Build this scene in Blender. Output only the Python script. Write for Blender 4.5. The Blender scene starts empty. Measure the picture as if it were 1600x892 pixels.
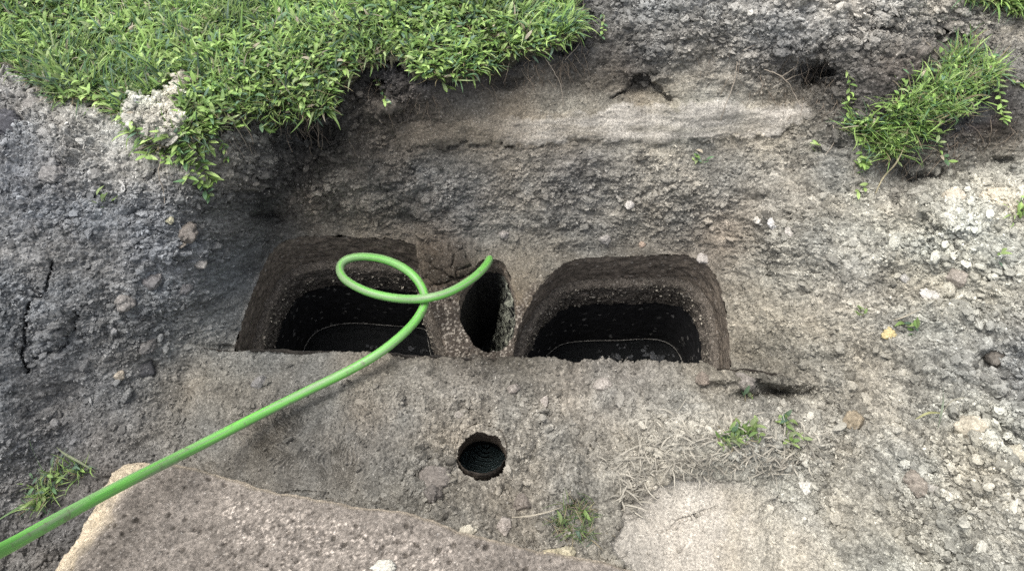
import bpy, math, random
import numpy as np
from mathutils import Vector

random.seed(7)
RNG = np.random.default_rng(11)
R = math.radians
sc = bpy.context.scene
COL = sc.collection

# ---------------------------------------------------------------- camera
CAM_H, PITCH, F = 2.10, R(57.0), 1200.0          # metres above the tank lid, down angle, focal length in photo pixels
cam_d = bpy.data.cameras.new('camera'); cam = bpy.data.objects.new('camera', cam_d); COL.objects.link(cam)
cam.location = (0, 0, CAM_H); cam.rotation_euler = (R(90) - PITCH, 0, 0)
cam_d.sensor_width = 36; cam_d.lens = 27.0; cam_d.clip_start = .05; cam_d.clip_end = 500
sc.camera = cam

# ---------------------------------------------------------------- light
SUN_EL, SUN_AZ = R(72), R(-70)                    # azimuth from +Y towards +X
world = bpy.data.worlds.new('World'); sc.world = world; world.use_nodes = True
nt = world.node_tree; nt.nodes.clear()
wo = nt.nodes.new('ShaderNodeOutputWorld'); bg = nt.nodes.new('ShaderNodeBackground'); sky = nt.nodes.new('ShaderNodeTexSky')
sky.sky_type = 'NISHITA'; sky.sun_disc = False; sky.sun_elevation = SUN_EL; sky.sun_rotation = SUN_AZ
sky.air_density = 1.0; sky.dust_density = 4.0; sky.ozone_density = 1.0
bg.inputs['Strength'].default_value = 0.15
hs = nt.nodes.new('ShaderNodeHueSaturation'); hs.inputs['Saturation'].default_value = .30          # thin overcast: a paler sky
nt.links.new(sky.outputs[0], hs.inputs['Color']); nt.links.new(hs.outputs[0], bg.inputs[0]); nt.links.new(bg.outputs[0], wo.inputs[0])
sun_d = bpy.data.lights.new('sun', 'SUN'); sun = bpy.data.objects.new('sun', sun_d); COL.objects.link(sun)
sun_d.energy = 1.5; sun_d.angle = R(38); sun_d.color = (1, .95, .87)
S = Vector((math.sin(SUN_AZ) * math.cos(SUN_EL), math.cos(SUN_AZ) * math.cos(SUN_EL), math.sin(SUN_EL)))
sun.rotation_euler = S.to_track_quat('Z', 'Y').to_euler(); sun.location = (0, 0, 5)
sc.view_settings.view_transform = 'Standard'; sc.view_settings.look = 'None'
sc.view_settings.gamma = 1; sc.view_settings.exposure = 0.96
sc.cycles.max_bounces = 6; sc.cycles.diffuse_bounces = 3; sc.cycles.use_denoising = False
sc.cycles.transparent_max_bounces = 4

# ---------------------------------------------------------------- helpers
def unproject(px, py, z):
    """point at height z on the sight line through (px, py)"""
    px, py, z = np.broadcast_arrays(np.asarray(px, float), np.asarray(py, float), np.asarray(z, float))
    u = (px - 800) / F; v = (py - 446) / F
    dx = u; dy = math.cos(PITCH) - v * math.sin(PITCH); dz = -math.sin(PITCH) - v * math.cos(PITCH)
    t = (z - CAM_H) / dz
    return np.stack([dx * t, dy * t, z], -1)

def hash2(ix, iy, s):
    n = (ix.astype(np.int64) * 374761393 + iy.astype(np.int64) * 668265263 + s * 974634777) & 0xffffffff
    n = ((n ^ (n >> 13)) * 1274126177) & 0xffffffff
    n = ((n ^ (n >> 16)) * 2246822519) & 0xffffffff
    return ((n ^ (n >> 15)) & 0xffffff) / float(0x1000000)

def vnoise(x, y, s=0):
    ix = np.floor(x); iy = np.floor(y); fx = x - ix; fy = y - iy
    fx = fx * fx * (3 - 2 * fx); fy = fy * fy * (3 - 2 * fy)
    a = hash2(ix, iy, s); b = hash2(ix + 1, iy, s); c = hash2(ix, iy + 1, s); d = hash2(ix + 1, iy + 1, s)
    return ((a * (1 - fx) + b * fx) * (1 - fy) + (c * (1 - fx) + d * fx) * fy) * 2 - 1

def fbm(x, y, oct=4, s=0, gain=.5):
    r = 0; a = 1; t = 0
    for k in range(oct):
        r = r + a * vnoise(x * 2 ** k + 17.3 * k, y * 2 ** k - 9.1 * k, s + k); t += a; a *= gain
    return r / t

def clods(x, y, cell, s, fill=.8):
    """height of round lumps lying in cells of the given size, and a per-lump random"""
    X = x / cell; Y = y / cell; ix = np.floor(X); iy = np.floor(Y)
    best = np.zeros_like(X); rid = np.zeros_like(X)
    for dx in (-1, 0, 1):
        for dy in (-1, 0, 1):
            cx = ix + dx; cy = iy + dy
            px = cx + hash2(cx, cy, s); py = cy + hash2(cx, cy, s + 1)
            q = hash2(cx, cy, s + 2); r = .25 + .5 * q ** 1.5
            r = np.where(hash2(cx, cy, s + 3) < fill, r, 0)
            an = hash2(cx, cy, s + 4) * 3.14; ca = np.cos(an); sa = np.sin(an)
            ex = (X - px) * ca + (Y - py) * sa; ey = (-(X - px) * sa + (Y - py) * ca) * (1 + .6 * q)
            h = np.sqrt(np.maximum(0, r * r - ex * ex - ey * ey))
            m = h > best; best = np.where(m, h, best); rid = np.where(m, q, rid)
    return best * cell, rid

def sstep(a, b, x):
    t = np.clip((x - a) / (b - a), 0, 1); return t * t * (3 - 2 * t)

def poly_sd(px, py, poly):
    """signed distance to a polygon, positive inside"""
    P = np.asarray(poly, float); ins = np.zeros(px.shape, bool); d = np.full(px.shape, 1e9)
    for i in range(len(P)):
        x1, y1 = P[i]; x2, y2 = P[(i + 1) % len(P)]
        if y1 != y2:
            c = ((y1 > py) != (y2 > py)) & (px < (x2 - x1) * (py - y1) / (y2 - y1) + x1); ins ^= c
        ex, ey = x2 - x1, y2 - y1; L = ex * ex + ey * ey + 1e-12
        t = np.clip(((px - x1) * ex + (py - y1) * ey) / L, 0, 1)
        d = np.minimum(d, np.hypot(px - x1 - t * ex, py - y1 - t * ey))
    return np.where(ins, d, -d)

def line_d(px, py, pts):
    d = np.full(px.shape, 1e9)
    for (x1, y1), (x2, y2) in zip(pts[:-1], pts[1:]):
        ex, ey = x2 - x1, y2 - y1; t = np.clip(((px - x1) * ex + (py - y1) * ey) / (ex * ex + ey * ey), 0, 1)
        d = np.minimum(d, np.hypot(px - x1 - t * ex, py - y1 - t * ey))
    return d

def catmull(pts, n=8, closed=False):
    P = np.asarray(pts, float); out = []; N = len(P)
    rng = range(N) if closed else range(N - 1)
    for i in rng:
        if closed: a, b, c, d = P[(i - 1) % N], P[i], P[(i + 1) % N], P[(i + 2) % N]
        else: a, b, c, d = P[max(i - 1, 0)], P[i], P[i + 1], P[min(i + 2, N - 1)]
        for k in range(n):
            t = k / n
            out.append(.5 * ((2 * b) + (-a + c) * t + (2 * a - 5 * b + 4 * c - d) * t * t + (-a + 3 * b - 3 * c + d) * t ** 3))
    if not closed: out.append(P[-1])
    return np.array(out)

def np_mesh(name, verts, faces, mat, parent=None, cols=None, smooth=True, extra=None):
    """faces: an int array (n,3) / (n,4), or a list of such arrays"""
    if not isinstance(faces, list): faces = [faces]
    faces = [np.asarray(f, np.int32) for f in faces if len(f)]
    me = bpy.data.meshes.new(name); verts = np.asarray(verts, np.float32)
    me.vertices.add(len(verts)); me.vertices.foreach_set('co', verts.ravel())
    loops = np.concatenate([f.ravel() for f in faces]); tot = np.concatenate([np.full(len(f), f.shape[1], np.int32) for f in faces])
    me.loops.add(len(loops)); me.loops.foreach_set('vertex_index', loops)
    me.polygons.add(len(tot)); st = np.concatenate([[0], np.cumsum(tot)[:-1]]).astype(np.int32)
    me.polygons.foreach_set('loop_start', st)
    me.polygons.foreach_set('use_smooth', np.full(len(tot), smooth))
    me.update(calc_edges=True); me.validate()
    if cols is not None:
        a = me.color_attributes.new('Col', 'FLOAT_COLOR', 'POINT')
        c = np.ones((len(verts), 4), np.float32); c[:, :3] = cols; a.data.foreach_set('color', c.ravel())
    if extra is not None:
        for k, v in extra.items():
            a = me.attributes.new(k, 'FLOAT_VECTOR', 'POINT'); a.data.foreach_set('vector', np.asarray(v, np.float32).ravel())
    me.materials.append(mat)
    o = bpy.data.objects.new(name, me); COL.objects.link(o)
    if parent: o.parent = parent
    return o

def tag(o, label=None, cat=None, group=None, kind=None):
    if label: o['label'] = label
    if cat: o['category'] = cat
    if group: o['group'] = group
    if kind: o['kind'] = kind
    return o

def lin(c):
    c = np.asarray(c, float) / 255; return np.where(c <= .04045, c / 12.92, ((c + .055) / 1.055) ** 2.4)

def icosphere(sub):
    t = (1 + 5 ** .5) / 2
    v = [(-1, t, 0), (1, t, 0), (-1, -t, 0), (1, -t, 0), (0, -1, t), (0, 1, t), (0, -1, -t), (0, 1, -t), (t, 0, -1), (t, 0, 1), (-t, 0, -1), (-t, 0, 1)]
    f = [(0, 11, 5), (0, 5, 1), (0, 1, 7), (0, 7, 10), (0, 10, 11), (1, 5, 9), (5, 11, 4), (11, 10, 2), (10, 7, 6), (7, 1, 8),
         (3, 9, 4), (3, 4, 2), (3, 2, 6), (3, 6, 8), (3, 8, 9), (4, 9, 5), (2, 4, 11), (6, 2, 10), (8, 6, 7), (9, 8, 1)]
    v = [np.array(p) / np.linalg.norm(p) for p in v]
    for _ in range(sub):
        mid = {}; nf = []
        def m(a, b):
            k = (min(a, b), max(a, b))
            if k not in mid:
                p = v[a] + v[b]; v.append(p / np.linalg.norm(p)); mid[k] = len(v) - 1
            return mid[k]
        for a, b, c in f:
            x, y, z = m(a, b), m(b, c), m(c, a); nf += [(a, x, z), (b, y, x), (c, z, y), (x, y, z)]
        f = nf
    return np.array(v), np.array(f)

ICO = [icosphere(i) for i in range(4)]

# ---------------------------------------------------------------- materials
def new_mat(name):
    m = bpy.data.materials.new(name); m.use_nodes = True; t = m.node_tree; t.nodes.clear()
    out = t.nodes.new('ShaderNodeOutputMaterial'); p = t.nodes.new('ShaderNodeBsdfPrincipled'); t.links.new(p.outputs[0], out.inputs[0])
    return m, t, p, out

def N(t, typ, **kw):
    n = t.nodes.new(typ)
    for k, v in kw.items():
        if k in n.inputs: n.inputs[k].default_value = v
        else: setattr(n, k, v)
    return n

def mixrgb(t, mode, fac, a, b):
    n = t.nodes.new('ShaderNodeMix'); n.data_type = 'RGBA'; n.blend_type = mode
    for sock, val in ((n.inputs[0], fac), (n.inputs[6], a), (n.inputs[7], b)):
        if hasattr(val, 'links') or isinstance(val, bpy.types.NodeSocket): t.links.new(val, sock)
        else: sock.default_value = val
    return n.outputs[2]

def ramp(t, src, stops):
    r = t.nodes.new('ShaderNodeValToRGB'); t.links.new(src, r.inputs[0]); e = r.color_ramp.elements
    while len(e) < len(stops): e.new(.5)
    for el, (p, c) in zip(e, stops):
        el.position = p; el.color = (c, c, c, 1) if isinstance(c, (int, float)) else (*c, 1)
    return r.outputs[0]

def soil_mat(name, rough=.95, bump=.5, dist=.004, lo=.62, hi=1.35, base=None, scale=150):
    m, t, p, _ = new_mat(name)
    tc = N(t, 'ShaderNodeTexCoord'); o = tc.outputs['Object']
    if base is None: c = N(t, 'ShaderNodeVertexColor', layer_name='Col').outputs[0]
    else: c = N(t, 'ShaderNodeRGB').outputs[0]; c.default_value = (*base, 1)
    n1 = N(t, 'ShaderNodeTexNoise', Scale=scale, Detail=5.0, Roughness=.7); t.links.new(o, n1.inputs['Vector'])
    n2 = N(t, 'ShaderNodeTexNoise', Scale=scale * .12, Detail=4.0, Roughness=.6); t.links.new(o, n2.inputs['Vector'])
    v = N(t, 'ShaderNodeTexVoronoi', Scale=scale * 2.2); t.links.new(o, v.inputs['Vector'])
    f1 = ramp(t, n1.outputs[0], [(.33, lo), (.68, hi)]); f2 = ramp(t, n2.outputs[0], [(.3, .82), (.7, 1.15)])
    c = mixrgb(t, 'MULTIPLY', 1.0, c, f1); c = mixrgb(t, 'MULTIPLY', 1.0, c, f2)
    sp = ramp(t, v.outputs['Color'], [(.86, 0.0), (.93, 1.0)])          # scattered pale grains
    c = mixrgb(t, 'MIX', sp, c, mixrgb(t, 'ADD', 1.0, c, (.15, .145, .135, 1)))
    t.links.new(c, p.inputs['Base Color']); p.inputs['Roughness'].default_value = rough
    p.inputs['Specular IOR Level'].default_value = .2
    b = N(t, 'ShaderNodeBump', Strength=bump, Distance=dist); t.links.new(n1.outputs[0], b.inputs['Height'])
    b2 = N(t, 'ShaderNodeBump', Strength=bump * .8, Distance=dist * .5); t.links.new(v.outputs['Distance'], b2.inputs['Height'])
    t.links.new(b.outputs[0], b2.inputs['Normal']); t.links.new(b2.outputs[0], p.inputs['Normal'])
    return m

M_SOIL = soil_mat('soil', lo=.5, hi=1.5, bump=.8)
M_CRUMB = soil_mat('crumb', lo=.75, hi=1.25, bump=.6)
M_FAR = soil_mat('far_ground', base=(.12, .125, .075), scale=9, lo=.4, hi=1.5)
M_LIP = soil_mat('muddy_concrete', base=(.15, .125, .10), bump=.8, lo=.45, hi=1.6, scale=70)
M_RIM = soil_mat('rough_concrete', base=(.115, .10, .084), bump=1.0, dist=.008, lo=.35, hi=1.8, scale=90)
M_STONE = soil_mat('aggregate', lo=.7, hi=1.3)
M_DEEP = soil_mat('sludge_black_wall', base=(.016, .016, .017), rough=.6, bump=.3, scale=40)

def leaf_mat(name, rough=.5, trans=.38):
    m, t, p, out = new_mat(name)
    c = N(t, 'ShaderNodeVertexColor', layer_name='Col').outputs[0]
    t.links.new(c, p.inputs['Base Color']); p.inputs['Roughness'].default_value = rough; p.inputs['Specular IOR Level'].default_value = .4
    tr = N(t, 'ShaderNodeBsdfTranslucent'); t.links.new(c, tr.inputs[0]); mx = N(t, 'ShaderNodeMixShader'); mx.inputs[0].default_value = trans
    t.links.new(p.outputs[0], mx.inputs[1]); t.links.new(tr.outputs[0], mx.inputs[2]); t.links.new(mx.outputs[0], out.inputs[0])
    return m
M_LEAF = leaf_mat('leaf'); M_DRY = leaf_mat('dry_stalk', .8, .1)

def water_mat():
    m, t, p, _ = new_mat('black_water')
    p.inputs['Base Color'].default_value = (.008, .0085, .009, 1); p.inputs['Roughness'].default_value = .06
    tc = N(t, 'ShaderNodeTexCoord'); w = N(t, 'ShaderNodeTexNoise', Scale=25.0, Detail=2.0); t.links.new(tc.outputs['Object'], w.inputs['Vector'])
    b = N(t, 'ShaderNodeBump', Strength=.25, Distance=.01); t.links.new(w.outputs[0], b.inputs['Height']); t.links.new(b.outputs[0], p.inputs['Normal'])
    return m
M_WATER = water_mat()
def ripple_mat():
    m, t, p, _ = new_mat('rippled_water')
    p.inputs['Base Color'].default_value = (.05, .07, .072, 1); p.inputs['Roughness'].default_value = .12
    tc = N(t, 'ShaderNodeTexCoord'); mp = N(t, 'ShaderNodeMapping'); t.links.new(tc.outputs['Object'], mp.inputs['Vector']); mp.inputs['Location'].default_value = (.08, -.88, 0)
    w = N(t, 'ShaderNodeTexWave', Scale=22.0, Distortion=5.0, Detail=2.0); w.wave_type = 'RINGS'; w.rings_direction = 'Z'; t.links.new(mp.outputs[0], w.inputs['Vector'])
    b = N(t, 'ShaderNodeBump', Strength=.9, Distance=.02); t.links.new(w.outputs[1], b.inputs['Height']); t.links.new(b.outputs[0], p.inputs['Normal'])
    return m
M_WATER2 = ripple_mat()

def hose_mat():
    m, t, p, _ = new_mat('green_hose')
    a = N(t, 'ShaderNodeAttribute', attribute_name='hose_uv'); mp = N(t, 'ShaderNodeMapping'); t.links.new(a.outputs['Vector'], mp.inputs['Vector'])
    mp.inputs['Scale'].default_value = (5, 9, 9)
    n = N(t, 'ShaderNodeTexNoise', Scale=1.6, Detail=6.0, Roughness=.65); t.links.new(mp.outputs[0], n.inputs['Vector'])
    mp2 = N(t, 'ShaderNodeMapping'); t.links.new(a.outputs['Vector'], mp2.inputs['Vector']); mp2.inputs['Scale'].default_value = (4, 1.5, 1.5)
    n2 = N(t, 'ShaderNodeTexNoise', Scale=1.0, Detail=4.0); t.links.new(mp2.outputs[0], n2.inputs['Vector'])
    c = mixrgb(t, 'MIX', ramp(t, n.outputs[0], [(.40, 0.0), (.62, .9)]), (.165, .49, .08, 1), (.08, .24, .06, 1))
    c = mixrgb(t, 'MIX', ramp(t, n2.outputs[0], [(.43, 0.0), (.62, .85)]), c, (.20, .27, .16, 1))
    n3 = N(t, 'ShaderNodeTexNoise', Scale=55.0, Detail=3.0); tc = N(t, 'ShaderNodeTexCoord'); t.links.new(tc.outputs['Object'], n3.inputs['Vector'])
    c = mixrgb(t, 'MIX', ramp(t, n3.outputs[0], [(.60, 0.0), (.72, .6)]), c, (.14, .125, .10, 1))   # dried mud specks
    t.links.new(c, p.inputs['Base Color']); p.inputs['Roughness'].default_value = .42; p.inputs['Specular IOR Level'].default_value = .45
    b = N(t, 'ShaderNodeBump', Strength=.25, Distance=.001); t.links.new(n.outputs[0], b.inputs['Height']); t.links.new(b.outputs[0], p.inputs['Normal'])
    return m
M_HOSE = hose_mat()

def grease_mat():
    m, t, p, _ = new_mat('grease_coated_wall')
    a = N(t, 'ShaderNodeVertexColor', layer_name='Col').outputs[0]
    tc = N(t, 'ShaderNodeTexCoord'); n = N(t, 'ShaderNodeTexNoise', Scale=28.0, Detail=5.0, Roughness=.65, Distortion=.8); t.links.new(tc.outputs['Object'], n.inputs['Vector'])
    f = mixrgb(t, 'MULTIPLY', 1.0, ramp(t, n.outputs[0], [(.42, 0.0), (.56, 1.0)]), a)
    c = mixrgb(t, 'MIX', f, (.010, .010, .011, 1), (.36, .37, .30, 1))
    t.links.new(c, p.inputs['Base Color']); p.inputs['Roughness'].default_value = .55
    b = N(t, 'ShaderNodeBump', Strength=.6, Distance=.01); t.links.new(n.outputs[0], b.inputs['Height']); t.links.new(b.outputs[0], p.inputs['Normal'])
    return m
M_GREASE = grease_mat()

# ---------------------------------------------------------------- ground relief
# heights (m, above the tank lid) at points of the dig
ZC = """-500 -300 .5;800 -300 .5;2100 -300 .55;-500 0 .5;0 0 .5;400 0 .5;850 0 .5;930 0 .5;1100 0 .58;1300 0 .62;1500 0 .6;1600 0 .55;2100 0 .55
0 100 .5;200 100 .5;450 120 .5;600 80 .5;750 80 .5;880 60 .5;950 60 .47;1100 60 .52;1300 60 .55;1500 60 .52
500 185 .43;560 150 .43;660 140 .45;800 115 .44;950 110 .4;1100 110 .42;1280 110 .45;500 215 .35;440 240 .32;560 220 .32
640 190 .32;900 180 .32;1050 180 .33;1200 175 .35;640 225 .265;850 218 .265;1050 218 .27;1200 213 .29
500 280 .2;650 290 .17;850 290 .17;1050 290 .18;1200 280 .22;480 345 .06;650 345 .06;850 350 .06;1050 355 .06;1150 350 .1
420 400 0;500 372 0;650 382 0;780 392 0;900 395 0;1050 395 0;1130 430 .01;1145 560 .02;700 480 -.02;820 460 -.01;760 560 -.03
-500 300 .5;-500 700 .4;0 200 .49;150 200 .49;240 260 .46;300 300 .42;340 330 .3;370 380 .16;360 460 .05;340 540 .03
0 330 .44;130 330 .41;230 340 .38;290 380 .3;300 450 .2;290 520 .08;0 450 .36;120 450 .3;200 470 .25;230 540 .13
0 560 .25;100 570 .18;180 620 .08;0 680 .16;80 700 .06;0 800 .05;0 892 .03;150 720 .04;250 620 .03
350 600 0;400 650 0;600 650 0;800 650 0;1000 620 .01;300 700 0;600 760 .01;760 712 0;900 760 .03;700 800 .02;850 870 .09;1000 870 .08;600 900 .0;400 800 .0
1100 650 .05;1200 700 .06;1050 760 .05;1150 850 .06;1300 800 .12;1300 650 .12
1200 450 .12;1200 550 .08;1250 350 .25;1300 250 .33;1400 200 .42;1500 200 .45;1600 200 .45;1350 120 .5;1600 100 .5
1420 270 .34;1550 260 .36;1400 300 .32;1500 310 .37;1600 320 .4;1350 450 .24;1500 400 .34;1600 450 .36;1400 560 .2;1550 600 .28
1450 700 .22;1600 750 .3;1450 850 .22;1600 892 .3;2100 300 .55;2100 800 .5;2100 1200 .45
0 1200 .1;500 1200 .0;1000 1200 .1;1500 1200 .25;-500 1200 .3"""
zc = np.array([[float(v) for v in q.split()] for q in ZC.replace('\n', ';').split(';')])

def tps(P, V, Q, lam=2e-4, s=400.):
    A = P / s; n = len(A)
    def k(r): return np.where(r > 0, r * r * np.log(r + 1e-12), 0)
    K = k(np.hypot(A[:, None, 0] - A[None, :, 0], A[:, None, 1] - A[None, :, 1])) + lam * np.eye(n)
    B = np.c_[np.ones(n), A]; Mx = np.block([[K, B], [B.T, np.zeros((3, 3))]])
    w = np.linalg.solve(Mx, np.r_[V, np.zeros(3)]); Qs = Q / s
    return k(np.hypot(Qs[:, None, 0] - A[None, :, 0], Qs[:, None, 1] - A[None, :, 1])) @ w[:n] + w[n] + Qs @ w[n + 1:]

STEP = 1.35
gx = np.r_[np.linspace(-500, -22, 70), np.arange(-20, 1620, STEP), np.linspace(1624, 2100, 70)]
gy = np.r_[np.linspace(-300, -22, 60), np.arange(-20, 912, STEP), np.linspace(915, 1200, 40)]
# coarse evaluation, then bilinear
cx = np.arange(-500, 2101, 10.); cy = np.arange(-300, 1201, 10.)
CX, CY = np.meshgrid(cx, cy); Q = np.c_[CX.ravel(), CY.ravel()]
CZ = tps(zc[:, :2], zc[:, 2], Q).reshape(CX.shape)

def bil(G, px, py):
    u = np.clip((px + 500) / 10, 0, len(cx) - 1.001); v = np.clip((py + 300) / 10, 0, len(cy) - 1.001)
    i = u.astype(int); j = v.astype(int); a = u - i; b = v - j
    if G.ndim == 3: a = a[..., None]; b = b[..., None]
    return (G[j, i] * (1 - a) + G[j, i + 1] * a) * (1 - b) + (G[j + 1, i] * (1 - a) + G[j + 1, i + 1] * a) * b

# outlines found in the dig
EDGE = [(280, 540), (320, 541), (368, 546), (420, 544), (480, 546), (560, 549), (640, 552), (700, 556), (760, 560), (800, 558), (880, 561), (960, 566), (1040, 570), (1138, 573), (1200, 580)]
def edge_y(px): return np.interp(px, [e[0] for e in EDGE], [e[1] for e in EDGE]) + 2.2 * vnoise(px / 22., px * 0, 5) + .7 * vnoise(px / 5., px * 0, 6)
HOLE_L = catmull([(380, 590), (366, 586), (362, 572), (372, 530), (385, 485), (402, 440), (420, 400), (444, 378), (498, 369), (560, 372), (620, 376), (648, 385), (655, 420), (668, 470), (688, 520), (702, 572), (700, 586), (688, 590)], 5, True)
HOLE_R = catmull([(816, 590), (805, 586), (802, 574), (803, 545), (812, 510), (828, 474), (842, 450), (862, 428), (890, 409), (940, 402), (1000, 401), (1050, 398), (1085, 403), (1110, 420), (1126, 452), (1135, 500), (1139, 540), (1140, 572), (1138, 586), (1126, 590)], 5, True)
HOLE_M = catmull([(750, 408), (780, 407), (790, 422), (799, 445), (805, 475), (804, 508), (798, 530), (780, 546), (756, 547), (737, 534), (723, 508), (718, 490), (720, 465), (730, 440), (742, 422)], 5, True)
HOLE_S = catmull([(753 + 38 * math.cos(a) * (1 + .03 * math.sin(3 * a)), 714 + 37 * math.sin(a)) for a in np.linspace(0, 2 * math.pi, 14)[:-1]], 4, True)
TURF = [(-500, -300), (905, -300), (900, 0), (903, 60), (880, 82), (810, 92), (770, 112), (700, 132), (650, 128), (620, 100), (570, 112), (540, 135), (505, 185), (440, 195), (370, 190), (330, 215), (280, 238), (245, 235), (190, 185), (120, 165), (60, 140), (30, 112), (-500, 100)]
TURF2 = [(1490, -300), (2100, -300), (2100, 60), (1600, 18), (1540, 8), (1505, -8)]
BARE = [(185, 180), (205, 160), (250, 140), (285, 118), (300, 130), (280, 160), (285, 190), (270, 225), (230, 215)]
BAND = [(625, 225), (620, 196), (690, 199), (780, 192), (850, 186), (930, 174), (975, 164), (1050, 170), (1110, 160), (1180, 168), (1255, 160), (1262, 178), (1215, 208), (1120, 218), (1000, 219), (880, 218), (800, 222), (700, 226)]
FACE = [(960, 805), (1000, 768), (1060, 746), (1120, 752), (1180, 752), (1240, 782), (1290, 810), (1300, 850), (1290, 892), (1290, 1200), (930, 1200), (990, 892), (950, 850)]

def relief(px, py):
    """height of the earth before crumbs, and its masks"""
    wob = 6 * vnoise(px / 22., py / 22., 31) + 3 * vnoise(px / 8., py / 8., 32)
    z = bil(CZ, px, py)
    lift = .065 * sstep(-1.2, 1.2, py - edge_y(px)) * sstep(290, 340, px) * (1 - sstep(1150, 1230, px))
    z = z + lift
    turf = np.maximum(sstep(-3, 3, poly_sd(px, py, TURF) + wob), sstep(-4, 4, poly_sd(px, py, TURF2) + wob))
    bare = sstep(-6, 6, poly_sd(px, py, BARE) + wob)
    z = z + .028 * turf + .02 * bare
    band = sstep(-3, 3, poly_sd(px, py, BAND) + wob * 1.2 + 3 * vnoise(px / 3.5, py / 3.5, 35))
    sd = poly_sd(px, py, BAND)
    z = z + .010 * sstep(-9, 5, sd + wob)                          # the scraped layer stands proud of the bank
    face = sstep(-6, 8, poly_sd(px, py, FACE) + wob * 1.6 + 3 * vnoise(px / 4., py / 4., 36)) * (1 - .75 * sstep(1110, 1190, px + 5 * wob))
    z = z - .018 * face
    for (x, y, rx, ry, d) in ((1000, 132, 36, 16, .02), (1040, 155, 22, 9, .01), (1268, 122, 34, 20, .07), (500, 215, 40, 16, .04), (425, 340, 26, 16, .05), (650, 345, 22, 12, .02), (790, 128, 34, 12, .03), (590, 135, 20, 12, .05),
                              (1215, 612, 52, 9, .085), (1170, 618, 22, 6, .04), (1120, 600, 20, 8, .02), (1190, 600, 22, 8, .03), (1203, 425, 22, 26, .035), (1550, 560, 18, 10, .04), (920, 40, 22, 40, .04), (1440, 275, 60, 14, .035), (1560, 255, 30, 12, .03),
                              (230, 575, 24, 14, .02), (1440, 760, 12, 16, .03), (1500, 470, 60, 20, .02), (1380, 50, 30, 8, .03), (1480, 60, 44, 14, .035), (100, 620, 40, 24, .03), (360, 545, 20, 6, .02), (900, 790, 30, 10, .02)):
        z = z - d * np.exp(-(((px - x) / rx) ** 2 + ((py - y) / ry) ** 2) * 1.2)
    for (x, y, rx, ry, d) in ((700, 422, 40, 32, .075), (610, 170, 30, 14, .02), (90, 500, 34, 40, .03), (1160, 690, 90, 40, .02), (1500, 340, 70, 26, .03), (1400, 330, 40, 20, .02), (330, 650, 60, 14, .01), (850, 330, 40, 20, .012), (1330, 640, 18, 16, .02), (1530, 560, 40, 30, .02)):
        z = z + d * np.exp(-(((px - x) / rx) ** 2 + ((py - y) / ry) ** 2) * 1.2)
    z = z + .032 * sstep(-2, 2, py - 636 - .5 * wob) * sstep(1000, 1060, px) * (1 - sstep(1265, 1320, px)) * (1 - sstep(670, 770, py))   # crisp back edge of the pale ledge
    z = z + .05 * np.exp(-(((px - 1130) / 34) ** 2 + ((py - 592) / 11) ** 2)) + .035 * np.exp(-(((px - 1215) / 22) ** 2 + ((py - 590) / 8) ** 2))
    crack = line_d(px, py, [(82, 408), (76, 440), (58, 462), (44, 480), (38, 505), (30, 540), (44, 580)])
    z = z - .03 * np.exp(-((crack + 1.5 * np.abs(vnoise(px / 6., py / 6., 37))) / (1.6 + 1.2 * sstep(405, 470, py))) ** 2)
    crack2 = line_d(px, py, [(120, 490), (112, 520), (98, 545), (60, 555)])
    z = z - .018 * np.exp(-(crack2 / 5) ** 2)
    cav = sstep(-2, 9, poly_sd(px, py, [(950, 156), (975, 137), (990, 116), (1010, 112), (1028, 130), (1052, 160), (1020, 153), (985, 153)]) + wob * .35)
    z = z - .024 * cav
    for ln in ([(590, 800), (640, 792), (700, 812)], [(440, 770), (480, 768), (520, 774)], [(1020, 836), (1045, 828), (1062, 812), (1085, 806), (1100, 798), (1120, 792)]):
        z = z - .006 * np.exp(-((line_d(px, py, ln) + 1.2 * np.abs(vnoise(px / 5., py / 5., 33))) / 1.3) ** 2)
    return z, turf, bare, band, face

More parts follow.
